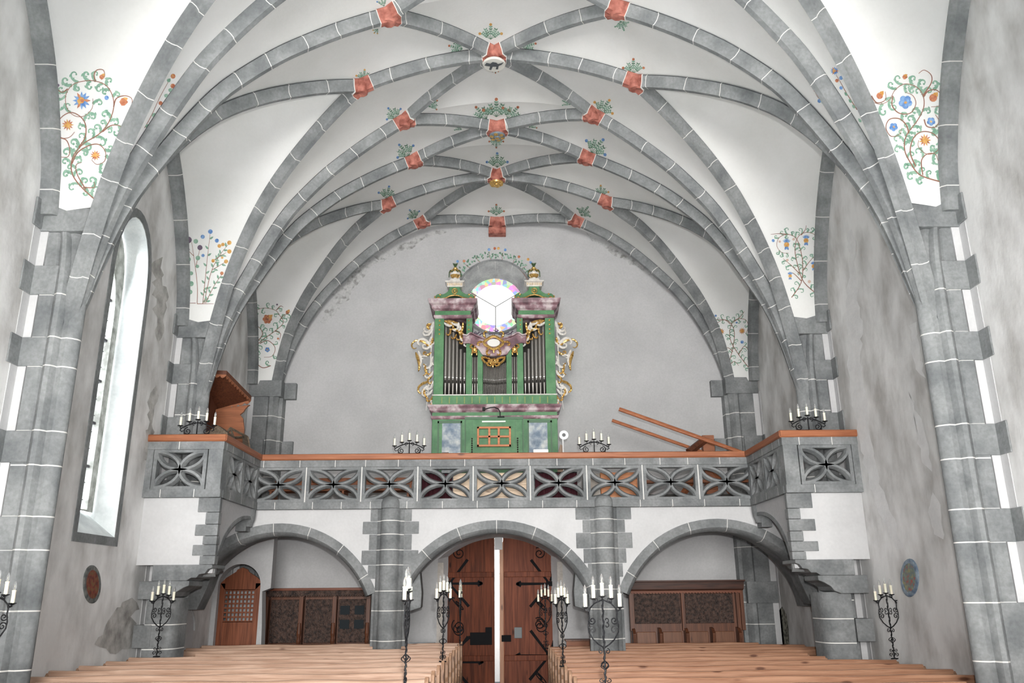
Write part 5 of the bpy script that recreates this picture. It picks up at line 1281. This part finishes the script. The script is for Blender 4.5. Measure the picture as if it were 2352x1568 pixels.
for i, ((px, py), Y, z, rot, lab) in enumerate(cs):
    o = cb if i == 0 else dup(cb); q = onY(px, py, Y); o.location = (q.x, Y, z+.024); o.rotation_euler = (0, 0, math.radians(rot)); tag(o, lab, 'candelabrum', 'iron candelabra on the pews')
# white arched niche in the left wall under the gallery
P = [(14.35, 0), (14.35, 1.35)]+[(14.9-.55*math.cos(i*PI/10), 1.35+.42*math.sin(i*PI/10)) for i in range(1, 10)]+[(15.45, 1.35), (15.45, 0)]
m = MB(); m.prism(P, 'x', -W-.001, -W+.012); m.build('arched_niche', WHITE, wl)['label'] = 'white arched niche low in the left wall under the gallery'
m = MB(); m.tube([(-W+.02, y, z) for y, z in P[1:-1]], .02, 6); m.build('niche_edge', WALLB, wl)
# added white backdrop with its own lamp, brightening the gap of the door
m = MB(); m.box(-1.5, 1.5, 20.4, 20.5, 0, 3.4); struct(m.build('door_gap_backdrop', WHITE)); area('backdrop_light', (0, 18.9, 3.2), (0, 20.4, 1.3), 1.5, .6, 260, (1, .98, .95))
# ================================================================ painted plants on the vault and the back wall
PG = mottled('faded_green_paint', (.15, .29, .21), (.28, .42, .33), 18, .9, bump=0); PBR = plain('brown_stem_paint', (.22, .10, .07), .9); POR = mottled('orange_paint', (.50, .24, .06), (.62, .38, .14), 25, .9, bump=0)
PBL = mottled('blue_paint', (.07, .17, .42), (.22, .36, .58), 25, .9, bump=0); PRD = mottled('brick_red_paint', (.32, .09, .05), (.48, .22, .12), 25, .9, bump=0); PPK = plain('pale_pink_paint', (.60, .45, .38), .9)
PDK = plain('dark_plum_paint', (.12, .09, .13), .9); PGD = plain('deep_green_paint', (.10, .19, .13), .9)
PM = [PG, PBR, POR, PBL, PRD, PPK, PDK, PGD]
class Paint:
    def __init__(s, z=(0, 0, 1), plane=None): s.m = MB(); s.z = z; s.plane = plane; s.lift = .004
    def P(s, x, y):
        x = s.z[0]+x/s.z[2]; y = s.z[1]+y/s.z[2]
        if s.plane is not None: q = onY(x, y, s.plane); return q-Vector((0, s.lift, 0))
        d = ray(x, y).normalized(); h = bvh.ray_cast(CAM, d, 40)
        if h[0] is None: return None
        n = h[1]; n = -n if n.dot(d) > 0 else n
        return h[0]+n*s.lift
    def poly(s, pts, mi):
        P = [s.P(*p) for p in pts]
        if any(p is None for p in P): return
        c = sum(P, Vector())/len(P)
        if max((p-c).length for p in P) > .8: return
        s.lift += .00002
        s.m.add(P, [tuple(range(len(P)))], mi)
    def stroke(s, pts, w, mi, taper=True):
        n = len(pts); L_, R_ = [], []
        for i in range(n):
            a = pts[max(0, i-1)]; b_ = pts[min(n-1, i+1)]; dx, dy = b_[0]-a[0], b_[1]-a[1]; l = math.hypot(dx, dy) or 1
            t = i/(n-1); ww = (w[0]+(w[1]-w[0])*t if isinstance(w, tuple) else w*(math.sin(PI*min(1, .12+t*.88))**.7 if taper else 1))/2
            L_.append(s.P(pts[i][0]-dy/l*ww, pts[i][1]+dx/l*ww)); R_.append(s.P(pts[i][0]+dy/l*ww, pts[i][1]-dx/l*ww))
        for i in range(n-1):
            q = [L_[i], L_[i+1], R_[i+1], R_[i]]
            if any(p is None for p in q) or (q[0]-q[1]).length > .4: continue
            s.m.add(q, [(0, 1, 2, 3)], mi)
    def spline(s, pts, k=5):
        out = []; n = len(pts)
        for i in range(n-1):
            p0, p1, p2, p3 = pts[max(0, i-1)], pts[i], pts[i+1], pts[min(n-1, i+2)]
            for j in range(k):
                t = j/k; out.append(tuple(.5*((2*p1[c])+(-p0[c]+p2[c])*t+(2*p0[c]-5*p1[c]+4*p2[c]-p3[c])*t*t+(-p0[c]+3*p1[c]-3*p2[c]+p3[c])*t**3) for c in (0, 1)))
        out.append(pts[-1]); return out
    def curl(s, x, y, ang, ln, turn, w, mi=0):
        n = 16; out = [(x, y)]
        for i in range(n):
            t = i/n; a = ang+turn*t**1.8; x += ln/n*math.cos(a)*(1-.35*t); y -= ln/n*math.sin(a)*(1-.35*t); out.append((x, y))
        s.stroke(out, (w*1.15, w*.35), mi)
        k = out[5]; s.leaf(k[0], k[1], ang+turn*.5, w*1.1, mi, .3)
        e = out[-1]; s.disc(e[0], e[1], w*.42, mi, 7)
        k = out[9]; s.leaf(k[0], k[1], ang-turn*.3, w*1.5, mi)
    def disc(s, x, y, r, mi, n=10): s.poly([(x+r*math.cos(2*PI*k/n), y+r*math.sin(2*PI*k/n)) for k in range(n)], mi)
    def leaf(s, x, y, a, l, mi=0, f=.28):
        c_, s_ = math.cos(a), -math.sin(a); s.poly([(x+l*(u*c_-v*s_), y+l*(u*s_+v*c_)) for u, v in ((0, 0), (.25, f), (.6, f*.95), (1, 0), (.6, -f*.95), (.25, -f))], mi)
    def flower(s, x, y, r, kind):
        if kind == 'blue5':
            for k in range(5): s.disc(x+r*.55*math.cos(k*1.2566+.3), y+r*.55*math.sin(k*1.2566+.3), r*.5, 3)
            s.disc(x, y, r*.28, 2)
        elif kind == 'sun':
            for k in range(11): s.leaf(x, y, k*.571, r*1.15, 4 if k % 3 else 2, .13)
            s.disc(x, y, r*.55, 2)
        elif kind == 'bluesun':
            for k in range(12): s.leaf(x, y, k*.5236, r*1.2, 3 if k % 4 else 4, .15)
            s.disc(x-r*.1, y, r*.5, 2); s.disc(x+r*.05, y, r*.22, 4)
        elif kind == 'bud': s.leaf(x-r*.9, y, 0, r*2, 4, .42); s.leaf(x-r*.3, y-r*.2, .5, r*1.5, 2, .35)
        elif kind == 'red': s.disc(x, y, r*.8, 4); s.leaf(x, y, .9, r*1.5, 2, .35)
        elif kind == 'mix':
            for k in range(7): s.leaf(x, y-r*.4, PI/2-1+k*.33, r*1.1, 3, .14)
            s.disc(x, y, r*.6, 2); s.disc(x, y+r*.5, r*.42, 2); s.leaf(x, y+r*.4, -PI/2-.5, r*.9, 3); s.leaf(x, y+r*.4, -PI/2+.5, r*.9, 3)
        elif kind == 'brown':
            for k in range(6): s.disc(x+r*.6*math.cos(k*1.047), y+r*.6*math.sin(k*1.047), r*.42, 4)
            s.leaf(x, y, .7, r*1.5, 2); s.disc(x, y, r*.3, 1)
        else: s.disc(x, y, r, {'o': 2, 'b': 3, 'r': 4, 'p': 5, 'd': 6, 'g': 0}[kind])
    def vine(s, stems, flowers, region, step=30, cl=(105, 175), cw=20, sw=(9, 3.5), seed=1):
        rr = random.Random(seed)
        occ = [(x, y, r*1.1) for x, y, r, k in flowers]
        def inside(x, y):
            n = len(region); c = False
            for i in range(n):
                (x1, y1), (x2, y2) = region[i], region[(i+1) % n]
                if (y1 > y) != (y2 > y) and x < (x2-x1)*(y-y1)/(y2-y1)+x1: c = not c
            return c
        sp = [s.spline(st) for st in stems]
        sg = 1
        for q in sp:
            acc = 0; nx = step*.6
            for a, b_ in zip(q, q[1:]):
                l = math.dist(a, b_); acc += l
                if acc >= nx:
                    nx += step*rr.uniform(.75, 1.2); hd = math.atan2(-(b_[1]-a[1]), b_[0]-a[0]); sg = -sg
                    for sd in (sg, -sg):
                        ln = rr.uniform(*cl); an = hd+sd*.7; ex, ey = a[0]+ln*.42*math.cos(an+sd*.5), a[1]-ln*.42*math.sin(an+sd*.5)
                        if inside(ex, ey) and all(math.hypot(ex-x, ey-y) > r+ln*.2 for x, y, r in occ):
                            s.curl(a[0], a[1], an, ln, sd*rr.uniform(4.2, 5.4), cw*rr.uniform(.8, 1.15)); occ.append((ex, ey, ln*.2)); break
        for q in sp: s.stroke(q, sw, 1)
        for x, y, r, k in flowers: s.flower(x, y, r, k)
    def sprig(s, x, y, ang, r, cols, seed=0, n=5):
        r *= 1.12
        rr = random.Random(seed); a0 = math.radians(ang)
        for i in range(n):
            a = a0+(i-(n-1)/2)*(.42 if n > 3 else .5); l = r*(1-.12*abs(i-(n-1)/2)); pts = [(x+l*t*math.cos(a+.25*t*(i-(n-1)/2)*.4), y-l*t*math.sin(a+.25*t*(i-(n-1)/2)*.4)*.9) for t in (0, .35, .7, 1)]
            s.stroke(s.spline(pts, 3), (1.3, .7), 7)
            for k, t in enumerate((.35, .5, .65, .8)):
                px_, py_ = x+l*t*math.cos(a), y-l*t*math.sin(a)*.9
                for q in (-1, 1): s.leaf(px_, py_, a+q*.9, r*.15, 0 if (k+i) % 4 else 7, .28)
            e = pts[-1]
            if i % 2 == 0 or n < 4: s.disc(e[0], e[1], max(1.6, r*.09), cols[i % len(cols)], 8)
    def done(s, name, parent, label):
        o = s.m.build(name, PM, parent); o['label'] = label; return o
Z2 = (0, 0, 3.136); ZR = (1650, 0, 3.135); Z3 = (300, 460, 3.136); Z4 = (1400, 460, 3.136)
p = Paint(Z2)
p.vine([[(700, 1450), (600, 1360), (530, 1270), (515, 1180), (545, 1100), (610, 1030), (710, 970), (780, 890), (818, 790), (815, 700), (770, 620), (690, 585), (600, 585), (520, 615), (475, 690), (485, 780), (540, 835), (610, 835), (665, 780), (670, 710)],
        [(570, 1060), (615, 990), (618, 900), (580, 840), (510, 810), (440, 850), (413, 920), (440, 990), (500, 990), (540, 950)], [(520, 1180), (560, 1100), (640, 1050), (710, 1040), (760, 1090), (755, 1160), (700, 1185), (660, 1150)],
        [(420, 990), (480, 1010), (505, 1080), (490, 1130), (440, 1130)], [(820, 770), (840, 710), (900, 690), (950, 710), (950, 760)], [(690, 590), (680, 540), (700, 505), (745, 505), (755, 550), (730, 575)], [(490, 640), (450, 665), (415, 640), (420, 610)], [(740, 950), (800, 905), (860, 905), (885, 935)],
        [(620, 1365), (560, 1260), (550, 1190), (590, 1170)], [(600, 1350), (680, 1350), (680, 1310)]],
       [(590, 725, 55, 'bluesun'), (490, 900, 38, 'sun'), (690, 1120, 34, 'sun'), (890, 735, 32, 'bud'), (735, 555, 22, 'red'), (420, 615, 11, 'd'), (770, 705, 16, 'b'), (880, 935, 12, 'r')],
       [(395, 560), (520, 500), (820, 510), (980, 690), (900, 960), (740, 1330), (620, 1400), (430, 1330), (405, 1000)], seed=3)
p.done('painted_vine', ceiling_o, 'painted green scroll vine with orange and blue flowers above the left front pier')
p = Paint(ZR)
p.vine([[(1600, 1310), (1450, 1260), (1380, 1170), (1340, 1080), (1350, 980), (1430, 870), (1475, 780), (1475, 700), (1430, 630), (1340, 605), (1270, 650), (1230, 720), (1170, 750), (1120, 740)], [(1420, 1200), (1380, 1100), (1400, 1000), (1460, 950), (1540, 960), (1590, 1020), (1570, 1090), (1500, 1110), (1440, 1060), (1440, 1010)],
        [(1475, 700), (1510, 655), (1570, 650), (1610, 700), (1590, 760), (1530, 770)], [(1370, 960), (1350, 900), (1300, 855), (1230, 860), (1205, 920), (1240, 980), (1300, 970), (1320, 920)], [(1470, 690), (1530, 600), (1530, 540), (1480, 505), (1440, 530)], [(1100, 690), (1140, 740), (1200, 720), (1200, 660)],
        [(1255, 690), (1250, 760), (1300, 815), (1380, 815), (1420, 750), (1400, 690), (1345, 665)], [(1480, 860), (1500, 910), (1560, 915), (1585, 870), (1560, 825)], [(1470, 1260), (1460, 1160), (1500, 1110), (1560, 1110), (1580, 1160)]],
       [(1345, 735, 48, 'blue5'), (1260, 915, 30, 'blue5'), (1530, 875, 30, 'blue5'), (1160, 690, 30, 'red'), (1545, 705, 36, 'red'), (1485, 1010, 40, 'sun'), (1340, 555, 20, 'bud')],
       [(1080, 640), (1130, 570), (1300, 490), (1600, 530), (1640, 640), (1610, 1310), (1390, 1320), (1330, 1200), (1180, 860)], seed=8)
p.done('painted_vine', ceiling_o, 'painted green scroll vine with blue flowers above the right front pier')
p = Paint(Z3)
def straight(st, n, sd0=1, l=26, seed=0):
    q = p.spline(st, 8); L_ = len(q)
    for k in range(n):
        i = int((k+.7)/(n+.5)*(L_-2)); a = q[i]; b_ = q[i+1]; hd = math.atan2(-(b_[1]-a[1]), b_[0]-a[0]); sd = sd0 if k % 2 else -sd0
        p.leaf(a[0], a[1], hd+sd*.85, l*1.35, 0, .2)
    p.stroke(q, (5, 2.5), 1)
for i, (st, n) in enumerate((([(480, 745), (480, 600), (455, 400), (440, 300)], 0), ([(520, 745), (535, 600), (555, 400), (575, 230)], 9), ([(530, 740), (580, 520), (640, 400), (710, 310)], 12), ([(540, 740), (600, 620), (660, 530)], 9), ([(470, 740), (400, 740)], 0), ([(480, 745), (600, 745)], 0), ([(455, 400), (405, 350)], 0), ([(470, 480), (500, 345)], 0), ([(600, 430), (690, 375)], 3), ([(590, 500), (690, 440)], 3))): straight(st, n, seed=i)
for x, y, r, k in ((575, 225, 17, 'b'), (520, 262, 15, 'b'), (622, 290, 15, 'b'), (522, 397, 12, 'b'), (712, 305, 16, 'o'), (640, 328, 14, 'o'), (665, 318, 13, 'o'), (712, 368, 16, 'o'), (688, 440, 15, 'o'), (595, 435, 13, 'o'), (660, 412, 9, 'o'), (658, 525, 13, 'r'), (418, 285, 24, 'd'), (500, 340, 19, 'd'), (405, 355, 22, 'd'), (470, 295, 17, 'g'), (415, 425, 20, 'g'), (410, 470, 17, 'g'), (485, 415, 17, 'g'), (482, 475, 13, 'g'), (437, 525, 15, 'g'), (437, 600, 19, 'g'), (430, 660, 17, 'g')): p.flower(x, y, r, k)
p.done('painted_plant', ceiling_o, 'painted upright plant with blue and yellow blossoms above the left middle pier')
p = Paint(Z3)
p.vine([[(1010, 1190), (950, 1205), (900, 1160), (890, 1090), (930, 1020), (1040, 940), (1100, 880), (1075, 830), (1040, 790), (960, 775), (890, 800), (860, 850)], [(1075, 860), (1100, 830), (1150, 800)], [(930, 1030), (990, 1010), (1040, 1060), (1020, 1120), (960, 1130)], [(920, 1010), (950, 960), (920, 910), (870, 920), (865, 970)], [(1040, 940), (1080, 960), (1070, 1010)], [(900, 1100), (870, 1060), (865, 1000)], [(1050, 790), (1080, 760), (1100, 770)]],
       [(985, 855, 34, 'brown'), (1130, 805, 17, 'red'), (900, 950, 16, 'o'), (985, 1075, 18, 'blue5'), (880, 795, 12, 'b'), (1062, 995, 8, 'r'), (1055, 750, 7, 'd')],
       [(855, 800), (920, 730), (1060, 730), (1165, 800), (1060, 1100), (1020, 1190), (900, 1210), (855, 1190)], step=30, cl=(60, 95), cw=10, sw=(6, 2.5), seed=5)
p.done('painted_vine', ceiling_o, 'painted dense vine with a brown flower above the left rear pier')
p = Paint(Z4)
p.vine([[(1310, 700), (1380, 590), (1390, 450), (1370, 340), (1340, 270), (1280, 245), (1220, 270), (1205, 330), (1240, 375), (1290, 380)], [(1525, 700), (1400, 590), (1350, 450), (1335, 340), (1360, 260), (1420, 230), (1480, 250), (1500, 300), (1470, 335)], [(1390, 510), (1440, 440), (1490, 390)], [(1370, 530), (1310, 470), (1250, 420)], [(1380, 580), (1330, 530), (1300, 520)], [(1290, 245), (1220, 240), (1160, 245)], [(1380, 250), (1410, 210), (1415, 180)]],
       [(1275, 320, 32, 'mix'), (1415, 290, 30, 'mix'), (1300, 545, 22, 'mix'), (1470, 475, 26, 'mix'), (1178, 290, 11, 'b'), (1225, 297, 9, 'p'), (1325, 280, 10, 'p'), (1438, 585, 12, 'p'), (1280, 430, 10, 'p'), (1500, 335, 10, 'p')],
       [(1150, 230), (1300, 190), (1420, 170), (1500, 210), (1515, 400), (1525, 695), (1300, 705), (1230, 520)], step=36, cl=(60, 95), cw=10, sw=(6, 2.5), seed=11)
p.done('painted_vine', ceiling_o, 'painted crossing vine with blue and orange flowers above the right middle pier')
p = Paint(Z4)
p.vine([[(840, 1230), (880, 1100), (900, 960), (870, 880), (820, 860), (770, 890), (755, 940), (780, 970)], [(1020, 1225), (930, 1110), (870, 1000), (875, 900), (920, 855), (980, 860), (1000, 910), (980, 960)], [(870, 890), (830, 860), (760, 860), (710, 870)], [(900, 870), (940, 840), (970, 800)], [(890, 1090), (850, 1060), (830, 1100)], [(930, 1110), (970, 1050), (1000, 1080)], [(870, 1180), (900, 1160), (930, 1190)]],
       [(805, 945, 22, 'sun'), (955, 940, 22, 'sun'), (820, 1040, 11, 'b'), (955, 1020, 12, 'b'), (765, 830, 8, 'b'), (915, 880, 7, 'b')],
       [(690, 820), (760, 790), (950, 780), (1010, 850), (1020, 1215), (850, 1225), (780, 1050)], step=26, cl=(50, 75), cw=8, sw=(5, 2.5), seed=21)
p.done('painted_vine', ceiling_o, 'painted crossing vine with pale flowers above the right rear pier')
p = Paint(Z2)
p.stroke(p.spline([(1040, 920), (1090, 830), (1150, 700), (1210, 590)]), (5, 3), 1)
for x, y, r, k in ((1245, 548, 18, 'r'), (1243, 618, 17, 'r'), (1155, 742, 15, 'r'), (1245, 546, 12, 'o')): p.flower(x, y, r, k)
for x, y in ((1205, 580), (1215, 650), (1185, 690), (1095, 830), (1050, 910)): p.leaf(x, y+10, .9, 34, 0, .4)
p.done('painted_sprig', ceiling_o, 'narrow painted sprig with red round flowers between the left front ribs')
p = Paint(ZR)
p.stroke(p.spline([(1000, 790), (930, 680), (880, 590), (850, 540)]), (6, 3), 1); p.stroke(p.spline([(790, 760), (720, 700), (690, 640)]), (5, 3), 1)
p.flower(838, 510, 26, 'bluesun')
for x, y, r, k in ((885, 560, 14, 'b'), (885, 632, 13, 'b'), (855, 580, 13, 'r'), (730, 725, 15, 'b'), (700, 650, 12, 'r')): p.flower(x, y, r, k)
for x, y in ((930, 690), (960, 740), (985, 780), (760, 745), (1030, 880)): p.leaf(x, y, 2.2, 36, 0, .25)
p.done('painted_sprig', ceiling_o, 'narrow painted sprig with blue flowers between the right front ribs')
k = 0
for x, y, a, r, cols, lab in ((1127, 90, 90, 34, (2,), 'above the shield boss'), (1062, 112, 165, 28, (4,), 'left of the shield boss'), (1200, 107, 15, 28, (4,), 'right of the shield boss'), (1138, 155, -90, 12, (4,), 'below the shield boss'), (835, 184, 85, 24, (2,), 'on the far left red boss'), (1455, 168, 90, 32, (4, 5), 'on the far right red boss'),
                        (912, 270, 130, 28, (3,), 'on the inner left red boss'), (1378, 258, 55, 34, (2,), 'on the inner right red boss'), (1140, 268, 90, 40, (4,), 'above the second ridge boss'), (1118, 272, 130, 34, (4,), 'left above the second ridge boss'), (1165, 272, 50, 34, (4,), 'right above the second ridge boss'), (1140, 316, -90, 22, (4,), 'below the second ridge boss'), (940, 357, 130, 32, (3,), 'on the third left red boss'), (1358, 350, 50, 38, (3,), 'on the third right red boss'),
                        (1142, 384, 90, 32, (3, 4), 'above the gilded rosette'), (888, 456, 80, 28, (3,), 'on the fourth left red boss'), (1380, 450, 90, 24, (2,), 'on the fourth right red boss'), (955, 500, 125, 22, (3,), 'on the rearmost left red boss'), (1335, 495, 55, 24, (0,), 'on the rearmost right red boss'), (1140, 494, 90, 24, (4,), 'above the rear end boss'), (882, 14, 110, 20, (3,), 'on the front left red boss'), (1425, 48, -70, 22, (0,), 'below the front right red boss'), (868, 66, -130, 12, (2,), 'below the front left red boss'), (985, 245, 40, 22, (4,), 'by the left diagonal rib'), (1060, 297, 150, 16, (0,), 'by the left transverse rib'), (1215, 292, 30, 18, (4,), 'by the right transverse rib'), (1310, 240, 150, 18, (0,), 'by the right diagonal rib')):
    k += 1; p = Paint(); p.sprig(x, y, a, r, cols, k, 5 if r > 20 else 3); p.done('painted_sprig', ceiling_o, 'small painted flower sprig '+lab)
# vine over the round window, on the back wall
p = Paint((900, 540, 3.0146), YB)
cxv, cyv, rv = 712, 400, 248
arc = [(cxv+rv*math.cos(math.radians(a)), cyv-rv*.92*math.sin(math.radians(a))) for a in range(155, 20, -6)]
p.stroke(arc, 4, 1, False); rr = random.Random(5)
for i, (x, y) in enumerate(arc):
    hd = math.atan2(-(y-cyv), x-cxv)
    for q in range(5):
        ln = rr.uniform(8, 52); a = hd+rr.uniform(-.35, .35); bx_, by_ = x+ln*math.cos(a), y-ln*math.sin(a)
        p.leaf(bx_, by_, hd+rr.uniform(-1.4, 1.4), rr.uniform(14, 22), rr.choice((0, 7, 7)), .26)
    if i % 3 == 1: p.stroke([(x, y), (x+25*math.cos(hd+.5), y-25*math.sin(hd+.5)), (x+55*math.cos(hd+.2), y-55*math.sin(hd+.2))], (4, 2), 1)
for x, y, kk in ((455, 182, 'b'), (500, 180, 'r'), (673, 100, 'b'), (712, 92, 'r'), (738, 92, 'o'), (785, 102, 'b'), (880, 150, 'r'), (943, 168, 'o'), (962, 190, 'b')): p.flower(x, y, 10, kk)
p.done('painted_vine', wb, 'painted vine with small flowers arching over the round window')
p = Paint((900, 540, 3.0146), YB)
for k in range(20):
    x = 555+k*16.5; p.curl(x, 705-12*math.sin(k/19*PI)+(k % 2)*8-16, .4+rr.uniform(-.5, .5), 46, rr.choice((-3, 3)), 8, 6)
p.done('painted_foliage', wb, 'dark painted foliage under the round window')
